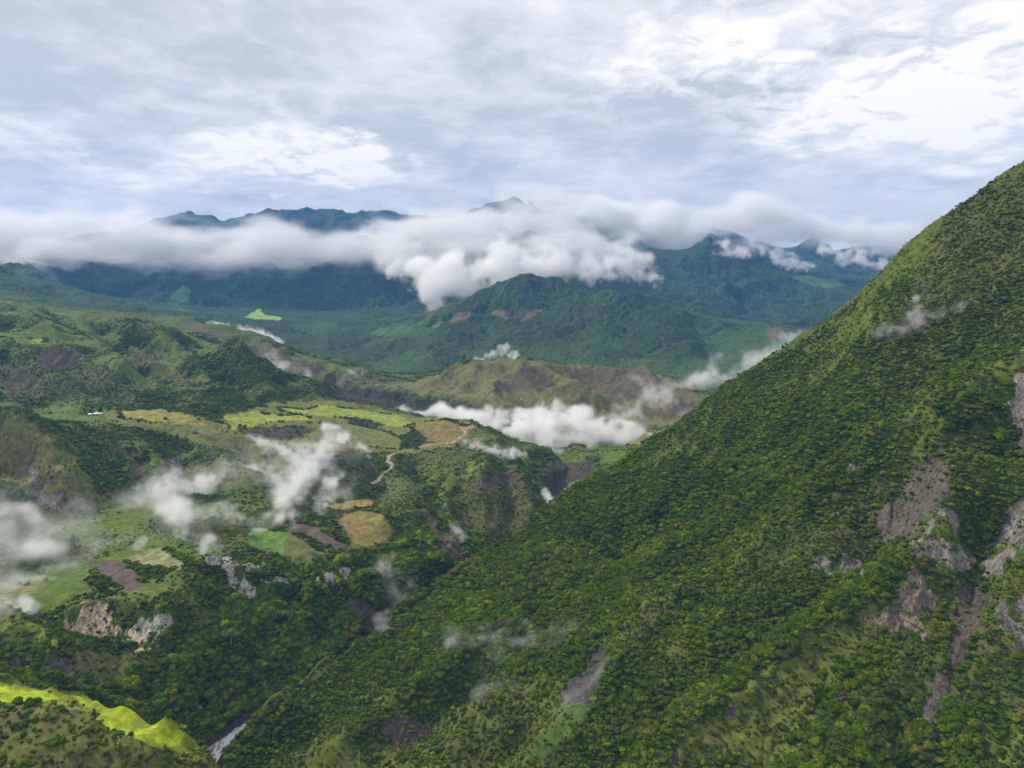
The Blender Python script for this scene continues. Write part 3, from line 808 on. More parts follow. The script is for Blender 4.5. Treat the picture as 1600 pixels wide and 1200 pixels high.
TAN, GREY, SCREE = (.62, .50, .34), (.50, .47, .42), (.090, .074, .072)
CLIFFS = [
    ('cliff', 'large tan bare earth cliff facing the river on the lower bench', TAN, [[(112, 958), (135, 946), (168, 944), (188, 968), (200, 990), (182, 1014), (150, 1032), (126, 1012), (110, 985)]], (680, 800), 5),
    ('cliff', 'narrow tan cliff pillar left of the large tan cliff', TAN, [[(88, 968), (98, 962), (103, 985), (104, 1003), (95, 1008), (87, 992)]], (680, 800), 4),
    ('cliff', 'small tan slip joining the tan cliff to the grey one', TAN, [[(196, 984), (216, 980), (240, 1005), (222, 1026), (202, 1010)]], (660, 800), 4),
    ('cliff', 'pale grey jagged cliff on the right end of the bench', GREY, [[(213, 972), (240, 966), (259, 958), (261, 985), (242, 1004), (222, 992)]], (660, 800), 6),
    ('cliff', 'tall grey rock face with a dark cleft below the trailing mist', GREY, [[(323, 872), (356, 870), (374, 892), (402, 932), (418, 952), (395, 946), (366, 928), (345, 906)]], (780, 900), 6),
    ('cliff', 'thin pale rock band below the green crop field', GREY, [[(376, 880), (418, 884), (412, 896), (386, 894)], [(405, 901), (440, 900), (492, 906), (480, 914), (410, 913)]], (800, 920), 4),
    ('cliff', 'wide pale grey cliff band at the canyon rim', GREY, [[(498, 899), (530, 890), (560, 884), (563, 896), (535, 914), (512, 917)]], (820, 940), 5),
    ('cliff', 'pinkish broken rock band along the foot of the rounded left hill', (.26, .215, .18), [[(30, 777), (60, 770), (90, 772), (130, 780), (158, 798), (130, 802), (60, 792)]], (960, 1120), 5),
    ('cliff', 'scattered pale rocks halfway up the rounded left hill', (.26, .22, .18), [[(25, 721), (45, 732), (78, 762), (62, 766), (35, 742)]], (1000, 1150), 4),
    ('cliff', 'grey mossy crag below the bright grass hump at the left edge', (.17, .155, .135), [[(10, 1052), (40, 1036), (108, 1034), (133, 1060), (131, 1080), (90, 1064), (20, 1070)]], (560, 700), 6),
    ('cliff', 'small pale rock face above the mist bank', (.26, .23, .20), [[(263, 722), (284, 720), (285, 738), (268, 741)]], (1150, 1450), 4),
    ('cliff', 'tiny pale outcrop in the wooded hollow behind the rounded hill', (.26, .23, .20), [[(155, 703), (168, 703), (172, 718), (160, 720)]], (1150, 1400), 3),
    ('cliff', 'pinkish bare scar low on the upper left hills', (.34, .24, .20), [[(222, 597), (236, 598), (238, 605), (224, 606)]], (1700, 2150), 3),
    ('cliff', 'steep grey rock wall above the river gorge behind the slope', (.30, .28, .25), [[(887, 778), (894, 760), (920, 747), (932, 752), (912, 766), (896, 782)]], (1380, 1700), 6),
    ('rock_outcrop', 'small grey crag highest on the steep slope', (0.319, 0.290, 0.261), [[(1320, 738), (1335, 722), (1352, 724), (1345, 742), (1325, 757)]], (400, 1200), 5),
    ('rock_outcrop', 'grey ribbed rock face above the dark gully of the steep slope', (0.275, 0.254, 0.225), [[(1435, 852), (1460, 803), (1480, 785), (1502, 808), (1500, 850), (1522, 892), (1492, 902), (1462, 872), (1440, 872)]], (300, 1200), 7),
    ('rock_outcrop', 'broad grey-brown rock wall at the right edge of the frame', (0.239, 0.215, 0.189), [[(1530, 862), (1560, 820), (1610, 755), (1640, 760), (1640, 850), (1562, 900), (1532, 908)]], (300, 1200), 7),
    ('rock_outcrop', 'rusty brown and grey crag beneath the ribbed rock face', (0.239, 0.181, 0.145), [[(1385, 950), (1410, 905), (1430, 882), (1452, 910), (1466, 932), (1444, 985), (1452, 1002), (1402, 990), (1350, 962)]], (300, 1200), 7),
    ('rock_outcrop', 'low grey broken rocks in the shrubs left of the bare slip', (0.246, 0.225, 0.203), [[(1262, 878), (1290, 870), (1340, 880), (1346, 900), (1312, 911), (1285, 896)]], (300, 1200), 5),
    ('rock_outcrop', 'grey rock patch low on the right frame edge', (0.232, 0.210, 0.189), [[(1560, 950), (1620, 925), (1640, 1040), (1600, 1022), (1572, 1000)]], (300, 1200), 6),
    ('rock_outcrop', 'pale ledges near the top right frame edge', (0.290, 0.239, 0.203), [[(1575, 600), (1620, 570), (1640, 730), (1590, 725)]], (300, 1200), 5),
    ('rock_outcrop', 'low dark rock ribs near the foot of the steep slope', (.10, .085, .070), [[(595, 1128), (650, 1118), (675, 1150), (640, 1170), (610, 1160)]], (300, 1200), 5),
    ('scree', 'round bare brown landslip scar high on the steep slope', (.140, .118, .090), [[(1428, 728), (1450, 712), (1485, 728), (1492, 746), (1462, 798), (1420, 842), (1378, 846), (1370, 805), (1410, 772)]], (300, 1200), 2),
    ('scree', 'long dark purple-grey scree chute in the gully of the steep slope', (.125, .104, .084), [[(1495, 916), (1540, 910), (1546, 945), (1522, 985), (1502, 1042), (1472, 1112), (1450, 1142), (1438, 1136), (1446, 1090), (1482, 1030), (1490, 970)]], (300, 1200), 2),
    ('scree', 'dark slate-coloured scree patch under thin mist in the middle of the slope', (.088, .077, .074), [[(868, 1082), (905, 1050), (935, 1008), (952, 1010), (946, 1052), (922, 1100), (890, 1102)]], (300, 1200), 2),
    ('scree', 'thin grey dirt streak running down the grassy spur', (.12, .105, .095), [[(1135, 1122), (1150, 1098), (1158, 1098), (1142, 1126)], [(1038, 1198), (1062, 1150), (1072, 1152), (1048, 1205)]], (300, 1200), 1),
]
ROCK = np.zeros(X.shape)
for nm, lb, col, polys, yr, rough_ in CLIFFS:
    for poly in polys:
        soft = paint([(x * 1.0, y * 1.0) for x, y in poly], col, .10 if rough_ > 2 else .07, yr, 3.2 if rough_ > 2 else 1.6, 1.0, (nm, lb), .22)
        ROCK[soft] = rough_
# break rock faces up with ledges and growth
mk = ROCK > 2
rn = fbm(X, Y_, 7, 3, 80, ridged=True)
Z = Z + np.where(mk, (rn - .5) * ROCK * 1.1, 0)
gr = mk & (fbm(X, Y_, 10, 3, 81) > .60)
COLR[gr] = G_GRASS
Z = Z + np.where(ROCK > 0, (nC - .5) * .8, 0)

# the track through the valley and the pink road cut
ROADS = [
    ('road', 'pale dirt track winding down from the plateau through the green hollow', [(582, 757), (596, 744), (609, 733), (613, 727), (606, 722), (608, 713), (618, 708)], 3.2, (.34, .29, .22)),
    ('road', 'pinkish cut road curving round the end of the plateau', [(655, 699), (678, 694), (700, 692), (716, 688), (726, 680), (727, 672), (720, 668), (738, 668)], 4.0, (.34, .21, .18)),
    ('road', 'thin yellow footpath below the ploughed field', [(172, 918), (200, 926), (235, 924), (262, 916)], 1.3, (.20, .17, .06)),
]
for nm, lb, pl, wd, col in ROADS:
    q = dpoly(pl)
    d, _ = seg_dist(X, Y_, q)
    m = d < wd
    COLR[m] = col
    VEG[d < wd + 3] = 0
    REG[m] = REGIONS.setdefault((nm, lb), len(REGIONS) + 1)
# scrub along the field edges
edge_ = (REG[1:-1, 1:-1] > 0) & (REG[1:-1, 1:-1] <= len(FIELDS)) & ((REG[:-2, 1:-1] == 0) | (REG[2:, 1:-1] == 0) | (REG[1:-1, :-2] == 0) | (REG[1:-1, 2:] == 0))
ee = np.zeros(X.shape)
ee[1:-1, 1:-1] = edge_
ee = blur(ee, 4) > .06
VEG = np.where(ee & (nB > .49) & (Y_ < 2200) & (Y_ > 600), .85, VEG)
# gravel and boulders by the water
m = (rdist < 17) & (Y_ < 1240)
COLR[m] = (.085, .078, .072)
VEG[rdist < 18] = 0

nK = fbm(X, Y_, 5, 2, 90)
COLR = np.clip(COLR * (0.82 + .36 * nK)[..., None], 0.004, .9)

# ---------------------------------------------------------------- cut the sheet into named pieces of ground
ZONE = np.zeros(X.shape, np.int16)
ZN = [('valley_ground', 'green lower valley ground with benches, hollows and canyon side left of the river')]
def zone(mask, nm, lb):
    ZONE[mask] = len(ZN)
    ZN.append((nm, lb))
zone((Y_ > 1560) & (Y_ < 2900) & (X < -350), 'hill', 'green folded hills of the upper left valley')
zone(((Y_ > 1880) & (Y_ < 2900) & (X >= -350)) | ((Y_ > 1560) & (X > 230) & (Y_ < 2900)), 'hill', 'brown grassy hill and dark terrace beyond the gorge fog')
zone((Y_ >= 2900) & (Y_ < 4900), 'mountain', 'dark green forested mountain and foothills under the bright cloud tongue')
zone((Y_ >= 4900) & (Y_ < 7850), 'mountain', 'deep blue forested range with its crest in cloud')
zone((Y_ >= 7850), 'mountain', 'farthest ridge showing as a dark strip above the cloud bank')
zone((Y_ < 1560) & (Y_ > 980) & (X < -330), 'hill', 'rounded olive hill with pale rocks on its foot')
zone((X < -200) & (Y_ < 545) & (~east) & (Y_ > 250), 'hill', 'flat-topped knoll nearest the viewer beside the river')
zone(east, 'hillside', 'steep bushy green mountainside rising to the right above the river')

# treetop roughness of the far forests, carried by the surface itself
rv = np.random.default_rng(11).random(Z.shape)
rv = (rv + np.roll(rv, 1, 1) + np.roll(rv, 1, 0)) / 3
far = sstep(Y_, 2300, 3000) * VEG
Z = Z + (rv - .5) * far * 22 * np.clip(RR / 6000, .5, 1.1)
dark = far * (rv - .5) * 1.2
COLR = np.clip(COLR * (1 + dark)[..., None], .003, .9)

# ---------------------------------------------------------------- materials
def material(name):
    m = bpy.data.materials.new(name)
    m.use_nodes = True
    t = NT(m.node_tree)
    m.node_tree.nodes.clear()
    out = t.n('ShaderNodeOutputMaterial')
    return m, t, out


def ground_material():
    m, t, out = material("ground_cover")
    at = t.n('ShaderNodeAttribute', attribute_name='cover')
    vg = t.n('ShaderNodeAttribute', attribute_name='growth')
    pos = t.n('ShaderNodeNewGeometry').outputs['Position']
    a = t.noise(pos, 0.9, 5, .65)
    b = t.noise(pos, 0.12, 4, .6)
    k = t.math('ADD', t.ramp(a, .3, .7, .62, 1.38, False), t.ramp(b, .32, .68, -.38, .38, False))
    col = t.n('ShaderNodeVectorMath', operation='SCALE')
    t.put(col.inputs[0], at.outputs['Color'])
    t.put(col.inputs['Scale'], k)
    dry = t.mix(t.ramp(t.noise(pos, 0.045, 5, .65), .47, .66, 0, .38), col.outputs[0], (.13, .10, .05))
    bs = t.n('ShaderNodeBsdfPrincipled')
    t.put(bs.inputs['Base Color'], dry)
    bs.inputs['Roughness'].default_value = .92
    bs.inputs['Specular IOR Level'].default_value = .15
    bp = t.n('ShaderNodeBump')
    bp.inputs['Strength'].default_value = .7
    bp.inputs['Distance'].default_value = 1.0
    vo = t.n('ShaderNodeTexVoronoi')
    t.put(vo.inputs['Vector'], pos)
    vo.inputs['Scale'].default_value = .16
    h = t.math('ADD', t.math('MULTIPLY', t.math('MULTIPLY', vo.outputs['Distance'], -3.5), vg.outputs['Fac']), t.math('MULTIPLY', a, 1.1))
    t.put(bp.inputs['Height'], h)
    t.put(bs.inputs['Normal'], bp.outputs[0])
    t.put(out.inputs[0], bs.outputs[0])
    return m


def rock_material():
    m, t, out = material("weathered_rock")
    at = t.n('ShaderNodeAttribute', attribute_name='cover')
    pos = t.n('ShaderNodeNewGeometry').outputs['Position']
    st = t.vmath('MULTIPLY', pos, (1, 1, .35))
    a = t.noise(st, 0.28, 6, .7, .8)
    c = t.noise(st, 0.09, 4, .6)
    vo = t.n('ShaderNodeTexVoronoi', feature='DISTANCE_TO_EDGE')
    t.put(vo.inputs['Vector'], st)
    vo.inputs['Scale'].default_value = .11
    crack = t.ramp(vo.outputs['Distance'], 0, .08, .90, 1.0)
    f2 = t.noise(t.vmath('MULTIPLY', pos, (1, 1, .16)), .55, 5, .7, .4)
    k = t.math('MULTIPLY', t.ramp(a, .32, .66, .62, 1.35, False), t.math('MULTIPLY', crack, t.ramp(f2, .38, .58, .62, 1.15)))
    col = t.vmath('SCALE', at.outputs['Color'], scale=k)
    col = t.mix(t.ramp(c, .55, .66, 0, .5), col, (.055, .062, .028))
    bs = t.n('ShaderNodeBsdfPrincipled')
    t.put(bs.inputs['Base Color'], col)
    bs.inputs['Roughness'].default_value = .9
    bs.inputs['Specular IOR Level'].default_value = .2
    bp = t.n('ShaderNodeBump')
    bp.inputs['Strength'].default_value = 1
    bp.inputs['Distance'].default_value = 4.0
    t.put(bp.inputs['Height'], t.math('ADD', a, t.math('MULTIPLY', crack, .6)))
    t.put(bs.inputs['Normal'], bp.outputs[0])
    t.put(out.inputs[0], bs.outputs[0])
    return m


def leaf_material(name, instanced):
    m, t, out = material(name)
    if instanced:
        at = t.n('ShaderNodeAttribute', attribute_name='tint', attribute_type='INSTANCER')
        base = at.outputs['Color']
    else:
        base = t.n('ShaderNodeObjectInfo').outputs['Color']
    pos = t.n('ShaderNodeNewGeometry').outputs['Position']
    a = t.noise(pos, 1.1, 3, .6)
    k = t.ramp(a, .3, .7, .5, 1.55, False)
    col = t.vmath('SCALE', base, scale=k)
    d = t.n('ShaderNodeBsdfDiffuse')
    t.put(d.inputs[0], col)
    tr = t.n('ShaderNodeBsdfTranslucent')
    t.put(tr.inputs[0], t.vmath('MULTIPLY', col, (1.1, 1.25, .5)))
    mx = t.n('ShaderNodeMixShader')
    mx.inputs[0].default_value = .25
    t.put(mx.inputs[1], d.outputs[0])
    t.put(mx.inputs[2], tr.outputs[0])
    t.put(out.inputs[0], mx.outputs[0])
    return m


def plain(name, col, rough=.8, noise=.5, amount=.3):
    m, t, out = material(name)
    pos = t.n('ShaderNodeNewGeometry').outputs['Position']
    k = t.ramp(t.noise(pos, noise, 4, .6), .3, .7, 1 - amount, 1 + amount, False)
    bs = t.n('ShaderNodeBsdfPrincipled')
    t.put(bs.inputs['Base Color'], t.vmath('SCALE', col, scale=k))
    bs.inputs['Roughness'].default_value = rough
    t.put(out.inputs[0], bs.outputs[0])
    return m


M_GROUND, M_ROCK = ground_material(), rock_material()
M_LEAF_I, M_LEAF = leaf_material("leaves_of_the_scrub", True), leaf_material("leaves", False)
M_BARK = plain("bark", (.16, .14, .115), .9, 2.0, .35)
M_PALEBARK = plain("pale_bark", (.34, .32, .28), .9, 1.0, .25)

# ---------------------------------------------------------------- ground objects
def tag(o, label=None, cat=None, group=None, kind=None):
    for k, v in (('label', label), ('category', cat), ('group', group), ('kind', kind)):
        if v:
            o[k] = v
    return o


def mesh_from(name, verts, faces, mat, smooth=True):
    me = bpy.data.meshes.new(name)
    me.vertices.add(len(verts))
    me.vertices.foreach_set('co', np.ascontiguousarray(verts, dtype=np.float32).ravel())
    faces = np.ascontiguousarray(faces, dtype=np.int32)
    me.loops.add(faces.size)
    me.loops.foreach_set('vertex_index', faces.ravel())
    me.polygons.add(len(faces))
    me.polygons.foreach_set('loop_start', np.arange(len(faces), dtype=np.int32) * faces.shape[1])
    me.update(calc_edges=True)
    if smooth:
        me.polygons.foreach_set('use_smooth', np.ones(len(faces), dtype=bool))
    me.materials.append(mat)
    return me


def build_ground():
    V = np.stack([X, Y_, Z], -1).reshape(-1, 3)
    I = np.arange(MM * NN).reshape(MM, NN)
    Fq = np.stack([I[:-1, :-1], I[:-1, 1:], I[1:, 1:], I[1:, :-1]], -1).reshape(-1, 4)
    reg = REG[:-1, :-1].ravel()
    zn = ZONE[:-1, :-1].ravel()
    C = COLR.reshape(-1, 3)
    G = VEG.ravel()
    def piece(mask, nm, lb, mat, cat):
        f = Fq[mask]
        if not len(f):
            return
        ids, inv_ = np.unique(f, return_inverse=True)
        me = mesh_from(nm, V[ids], inv_.reshape(f.shape), mat)
        ca = me.attributes.new('cover', 'FLOAT_COLOR', 'POINT')
        ca.data.foreach_set('color', np.c_[C[ids], np.ones(len(ids))].astype(np.float32).ravel())
        ga = me.attributes.new('growth', 'FLOAT', 'POINT')
        ga.data.foreach_set('value', G[ids].astype(np.float32))
        o = bpy.data.objects.new(nm, me)
        COL.objects.link(o)
        tag(o, lb, cat, None, 'structure')
    for i, (nm, lb) in enumerate(ZN):
        piece((zn == i) & (reg == 0), nm, lb, M_GROUND, nm.replace('_', ' '))
    for (nm, lb), rid in REGIONS.items():
        piece(reg == rid, nm, lb, M_ROCK if nm in ('cliff', 'rock_outcrop', 'scree') else M_GROUND, nm.replace('_', ' '))
build_ground()

# ---------------------------------------------------------------- river
def build_river():
    m, t, out = material("white_water")
    pos = t.n('ShaderNodeNewGeometry').outputs['Position']
    a = t.noise(t.vmath('MULTIPLY', pos, (1, .45, 1)), .22, 6, .65, 1.2)
    foam = t.ramp(a, .40, .52, 0, 1)
    bs = t.n('ShaderNodeBsdfPrincipled')
    t.put(bs.inputs['Base Color'], t.mix(foam, (.22, .21, .20), (.80, .79, .80)))
    t.put(bs.inputs['Roughness'], t.ramp(foam, 0, 1, .25, .7))
    bp = t.n('ShaderNodeBump')
    bp.inputs['Distance'].default_value = 1.2
    t.put(bp.inputs['Height'], a)
    t.put(bs.inputs['Normal'], bp.outputs[0])
    t.put(out.inputs[0], bs.outputs[0])
    pts = []
    for (a0, b0) in zip(RIVER[:-1], RIVER[1:]):
        n = max(2, int(math.dist(a0[:2], b0[:2]) / 4))
        for i in range(n):
            s_ = i / n
            pts.append([a0[k] + (b0[k] - a0[k]) * s_ for k in range(3)])
    p = np.array([q_ for q_ in pts if q_[1] < 1080])
    for _ in range(12):
        p[1:-1] = (p[:-2] + 2 * p[1:-1] + p[2:]) / 4
    d = np.gradient(p[:, :2], axis=0)
    d /= np.linalg.norm(d, axis=1)[:, None]
    nrm = np.c_[-d[:, 1], d[:, 0]]
    K = 15
    V = []
    for k in range(K):
        o_ = (k / (K - 1) - .5) * 30
        z = p[:, 2] - .9 + (fbm(p[:, 0] + nrm[:, 0] * o_, p[:, 1] + nrm[:, 1] * o_, 5, 3, 99) - .5) * 1.6
        V.append(np.c_[p[:, :2] + nrm * o_, z])
    V = np.stack(V, 1)
    n = len(p)
    I = np.arange(n * K).reshape(n, K)
    Fq = np.stack([I[:-1, :-1], I[1:, :-1], I[1:, 1:], I[:-1, 1:]], -1).reshape(-1, 4)
    o = bpy.data.objects.new('river', mesh_from('river', V.reshape(-1, 3), Fq, m))
    COL.objects.link(o)
    tag(o, 'white foaming river at the bottom of the canyon', 'river', None, 'structure')
build_river()

# ---------------------------------------------------------------- plants
ICO = {}
def ico(sub):
    if sub not in ICO:
        import bmesh
        bm = bmesh.new()
        bmesh.ops.create_icosphere(bm, subdivisions=sub, radius=1)
        bm.verts.ensure_lookup_table()
        ICO[sub] = (np.array([v.co[:] for v in bm.verts]), np.array([[v.index for v in f.verts] for f in bm.faces]))
        bm.free()
    return ICO[sub]


def crown_mesh(name, seed, lobes, leaves, flat=.75, sub=2, umbrella=False, layered=False, spread=.62):
    """a crown about one unit wide and its foot at z=0: rough lobes with leaf sprays all over them"""
    r = np.random.default_rng(seed)
    V, Fc, n0 = [], [], 0
    bv, bf = ico(sub)
    cen = []
    for i in range(lobes):
        a = r.uniform(0, 2 * math.pi)
        d = spread * .5 * math.sqrt((i + .3) / lobes)
        rad = r.uniform(.17, .27) * (1.15 - d)
        z = flat * (.5 - .55 * d + r.uniform(-.12, .12))
        if umbrella:
            z, rad = .78 - .35 * d * d + r.uniform(-.02, .02), rad * .8
        if layered:
            z, rad = .25 + .62 * (i / lobes) + r.uniform(-.04, .04), rad * .95
        c = np.array([d * math.cos(a), d * math.sin(a), z])
        sc = np.array([1, 1, (.35 if (umbrella or layered) else r.uniform(.75, 1.0))]) * rad
        bump = 1 + .22 * (np.sin(bv @ r.normal(size=3) * 5 + r.uniform(0, 6)) * np.sin(bv @ r.normal(size=3) * 6)) + r.normal(size=len(bv)) * .07
        V.append(bv * bump[:, None] * sc * .93 + c)
        Fc.append(np.c_[bf, bf[:, :1]] * 0 + 0 if False else bf + n0)
        n0 += len(bv)
        cen.append((c, sc))
    tri = np.concatenate(Fc)
    # leaf sprays: small crooked quads set on the lobes
    LV, LF = [], []
    k0 = 0
    for i in range(leaves):
        c, sc = cen[r.integers(len(cen))]
        n_ = r.normal(size=3)
        n_[2] = abs(n_[2]) * .8 + .05 * r.normal()
        n_ /= np.linalg.norm(n_)
        p = c + n_ * sc * r.uniform(.92, 1.18)
        s_ = r.uniform(.018, .055)
        up = n_ + r.normal(size=3) * .55
        t1 = np.cross(up, r.normal(size=3))
        t1 /= np.linalg.norm(t1) + 1e-9
        t2 = np.cross(up / np.linalg.norm(up), t1)
        q = np.array([p + s_ * (t1 * a_ + t2 * b_) for a_, b_ in ((-1, -.6), (1, -.8), (.8, .7), (-.7, 1))])
        q += r.normal(size=q.shape) * s_ * .25
        LV.append(q)
        LF.append([[k0, k0 + 1, k0 + 2], [k0, k0 + 2, k0 + 3]])
        k0 += 4
    allV = np.concatenate(V + LV)
    allF = np.concatenate([tri, np.concatenate(LF) + n0]) if leaves else tri
    return mesh_from(name, allV, allF, M_LEAF, smooth=True)


def trunk_mesh(name, seed, h, r0, fork=4, mat=None, spread=.35):
    """tapered trunk with limbs reaching into the crown"""
    r = np.random.default_rng(seed)
    V, Fc = [], []
    def tube(path, rads, k=7):
        base = len(V)
        for p, q in zip(path, rads):
            for j in range(k):
                a = 2 * math.pi * j / k
                V.append((p[0] + q * math.cos(a), p[1] + q * math.sin(a), p[2]))
        for i in range(len(path) - 1):
            for j in range(k):
                a, b = base + i * k + j, base + i * k + (j + 1) % k
                Fc.append((a, b, b + k, a + k))
    lean = r.normal(size=2) * .04
    path = [(lean[0] * t * h + .01 * math.sin(5 * t), lean[1] * t * h, -0.06 + (h + .06) * t) for t in (0, .15, .4, .7, 1)]
    tube(path, [r0 * 1.5, r0 * 1.05, r0 * .85, r0 * .7, r0 * .5])
    top = path[-1]
    for i in range(fork):
        a = 2 * math.pi * (i + r.uniform(-.3, .3)) / fork
        e = (top[0] + spread * math.cos(a), top[1] + spread * math.sin(a), top[2] + r.uniform(.12, .22))
        mid = tuple((top[j] + e[j]) / 2 + (0, 0, .03)[j] for j in range(3))
        tube([top, mid, e], [r0 * .45, r0 * .3, r0 * .12], 5)
    return mesh_from(name, np.array(V), np.array(Fc), mat or M_BARK)


def visible(x, y, z, tol=3.0):
    th = math.atan2(x, y)
    j = int(round((th - TH0) / (TH1 - TH0) * (NN - 1)))
    r = math.hypot(x, y)
    i = int((math.log(r) - math.log(R0)) / (math.log(R1) - math.log(R0)) * (MM - 1))
    if not (0 <= j < NN and 2 < i < MM):
        return False
    return (z + tol - CAMZ) / r > ELV[i - 2, j]


ELV = np.maximum.accumulate((Z - CAMZ) / RR, axis=0)


def scatter(n_try, ylo, yhi, mask_pow, seed):
    """random spots on the ground, evenly over its area, thinned by the growth there"""
    r = np.random.default_rng(seed)
    th = r.uniform(TH0 + .01, TH1 - .01, n_try)
    rr = np.sqrt(r.uniform(ylo ** 2, yhi ** 2, n_try))
    fi = (np.log(rr) - math.log(R0)) / (math.log(R1) - math.log(R0)) * (MM - 1)
    fj = (th - TH0) / (TH1 - TH0) * (NN - 1)
    i, j = fi.astype(int), fj.astype(int)
    keep = r.random(n_try) < (VEG[i, j] ** mask_pow) * np.clip(np.hypot(1, SLOPE[i, j]), 1, 1.8) / 1.8
    # drop what no near viewpoint could see
    el = (Z[i, j] + 14 - CAMZ) / rr
    keep &= el > ELV[np.maximum(i - 3, 0), j] - .012
    i, j, fi, fj, th, rr = i[keep], j[keep], fi[keep], fj[keep], th[keep], rr[keep]
    a, b = fi - i, fj - j
    z = (Z[i, j] * (1 - a) + Z[i + 1, j] * a) * (1 - b) + (Z[i, j + 1] * (1 - a) + Z[i + 1, j + 1] * a) * b
    return np.c_[rr * np.sin(th), rr * np.cos(th), z], i, j, r


TINTS = np.array([(.044, .074, .008), (.034, .060, .008), (.060, .088, .009), (.034, .056, .013), (.068, .080, .016), (.086, .110, .009), (.024, .045, .008), (.078, .078, .038)])
TW = np.array([.24, .24, .14, .12, .08, .06, .09, .03])


def build_plants():
    hi = [crown_mesh('crown', 100 + i, 7 + 2 * i, 420, flat=(.62, .5, .75, .55)[i % 4]) for i in range(5)]
    lo = [crown_mesh('foliage', 200 + i, 6, 46, flat=.7, sub=1) for i in range(4)]
    P1, i1, j1, r = scatter(420000, 260, 1150, 1.15, 21)
    P2, i2, j2, r2 = scatter(900000, 1150, 2850, 1.3, 22)
    P3, i3, j3, r3 = scatter(420000, 260, 1150, 1.5, 23)
    ke = east[i3, j3]
    P3, i3, j3 = P3[ke], i3[ke], j3[ke]
    Pp = np.concatenate([P1, P2, P3])
    ii, jj = np.r_[i1, i2, i3], np.r_[j1, j2, j3]
    n = len(Pp)
    dist = np.hypot(Pp[:, 0], Pp[:, 1])
    growth = VEG[ii, jj]
    big = fbm(Pp[:, 0], Pp[:, 1], 60, 3, 120)
    size = (2.8 + 6.5 * r.random(n) ** 2.6) * (.5 + .6 * growth) * (.6 + .8 * big)
    size[len(P1) + len(P2):] = 1.3 + 2.2 * r.random(len(P3))
    isc = canyon[ii, jj]
    size[isc] *= 1.35
    size = np.where(dist > 1150, size * 1.0, size)
    tn = fbm(Pp[:, 0], Pp[:, 1], 35, 3, 121)
    ti = r.choice(len(TINTS), n, p=TW)
    tint = TINTS[ti] * np.array([1.95, 1.92, .7]) * (.62 + .75 * tn)[:, None] * r.uniform(.84, 1.2, n)[:, None]
    tint[isc] *= 1.3
    # brown-grey bare bushes here and there
    bare = r.random(n) < .015
    tint[len(P1) + len(P2):] *= np.array([1.15, 1.1, 1.1])
    tint[bare] = (.10, .085, .045)
    # the plants that show largest become trees of their own
    c = np.array([u for u in range(n) if dist[u] < 640])
    depth = Pp[c, 1] * C_ + (Pp[c, 2] - CAMZ) * -S_
    ppx = 800 + F * Pp[c, 0] / depth
    ppy = 600 - F * ((Pp[c, 1] * S_ + (Pp[c, 2] - CAMZ) * C_) / depth)
    shown = (ppx > 6) & (ppx < 1594) & (ppy > 10) & (ppy < 1190)
    vis = np.array([s_ and visible(*Pp[u], tol=1.0) for s_, u in zip(shown, c)])
    c, px_, py_, dp = c[vis], ppx[vis], ppy[vis], depth[vis]
    rank = np.argsort(-size[c] / dp)[:270]
    own = np.zeros(n, bool)
    trunks = [trunk_mesh('trunk', 300 + i, .38, .035, 4) for i in range(3)]
    named = []
    qt = np.quantile(tint[c[rank], 1], [.2, .45, .7, .9])
    qs = np.quantile(size[c[rank]], [.3, .6, .85])
    for k in rank:
        u = c[k]
        own[u] = True
        x, y, z = Pp[u]
        root = bpy.data.objects.new('tree', None)
        COL.objects.link(root)
        root.empty_display_size = .3
        root.location = (x, y, z - .15)
        s_ = float(size[u])
        root.scale = (s_ * 1.08, s_ * 1.08, s_ * r.uniform(.85, 1.15))
        root.rotation_euler = (0, 0, r.uniform(0, 6.28))
        t_ = tint[u]
        cr_ = bpy.data.objects.new('crown', hi[int(r.integers(5))])
        tk = bpy.data.objects.new('trunk', trunks[int(r.integers(3))])
        for ch in (cr_, tk):
            COL.objects.link(ch)
            ch.parent = root
        cr_.color = (*[float(q) for q in t_], 1)
        hue = 'grey-brown' if bare[u] else ('deep green', 'mid green', 'fresh green', 'pale green', 'yellow-green')[int(np.searchsorted(qt, t_[1]))]
        side = px_[k] < 560 and Pp[u][0] < -100 and not east[ii[u], jj[u]]
        xx, yy = px_[k], py_[k]
        if side:
            where = 'on the knoll by the lime meadow' if y < 560 else 'on the wooded canyon side'
        else:
            col_ = ('beside the river bend', 'left of the rock ribs', 'by the slate scree', 'right of the slate scree', 'by the dirt streak',
                    'on the grassy spur', 'right of the grassy spur', 'between grassy spur and chute', 'left of the scree chute', 'by the scree chute', 'right of the scree chute')[int(np.searchsorted([480, 600, 820, 980, 1100, 1220, 1290, 1350, 1420, 1500], xx))]
            row_ = ('high up', 'midway down', 'fairly low', 'low down', 'near the bottom', 'at the bottom')[int(np.searchsorted([900, 980, 1050, 1100, 1145], yy))]
            where = col_ + ', ' + row_
        sz = ('small', 'middling', 'large', 'huge')[int(np.searchsorted(qs, s_))]
        named.append((root, sz, hue, where, xx))
    named.sort(key=lambda q: q[4])
    seen, total = {}, {}
    for _, sz, hue, where, _x in named:
        total[(sz, hue, where)] = total.get((sz, hue, where), 0) + 1
    ordw = ('leftmost', 'second from left', 'third from left', 'fourth from left', 'fifth from left', 'sixth from left', 'seventh from left', 'eighth from left', 'ninth from left', 'tenth from left', 'eleventh from left', 'twelfth from left')
    for root, sz, hue, where, _x in named:
        kk = (sz, hue, where)
        i_ = seen[kk] = seen.get(kk, -1) + 1
        pre = '' if total[kk] == 1 else 'rightmost ' if i_ == total[kk] - 1 else ordw[min(i_, 11)] + ' '
        tag(root, f'{pre}{sz} {hue} tree {where}', 'tree', 'bushy trees nearest the viewer on the slopes')
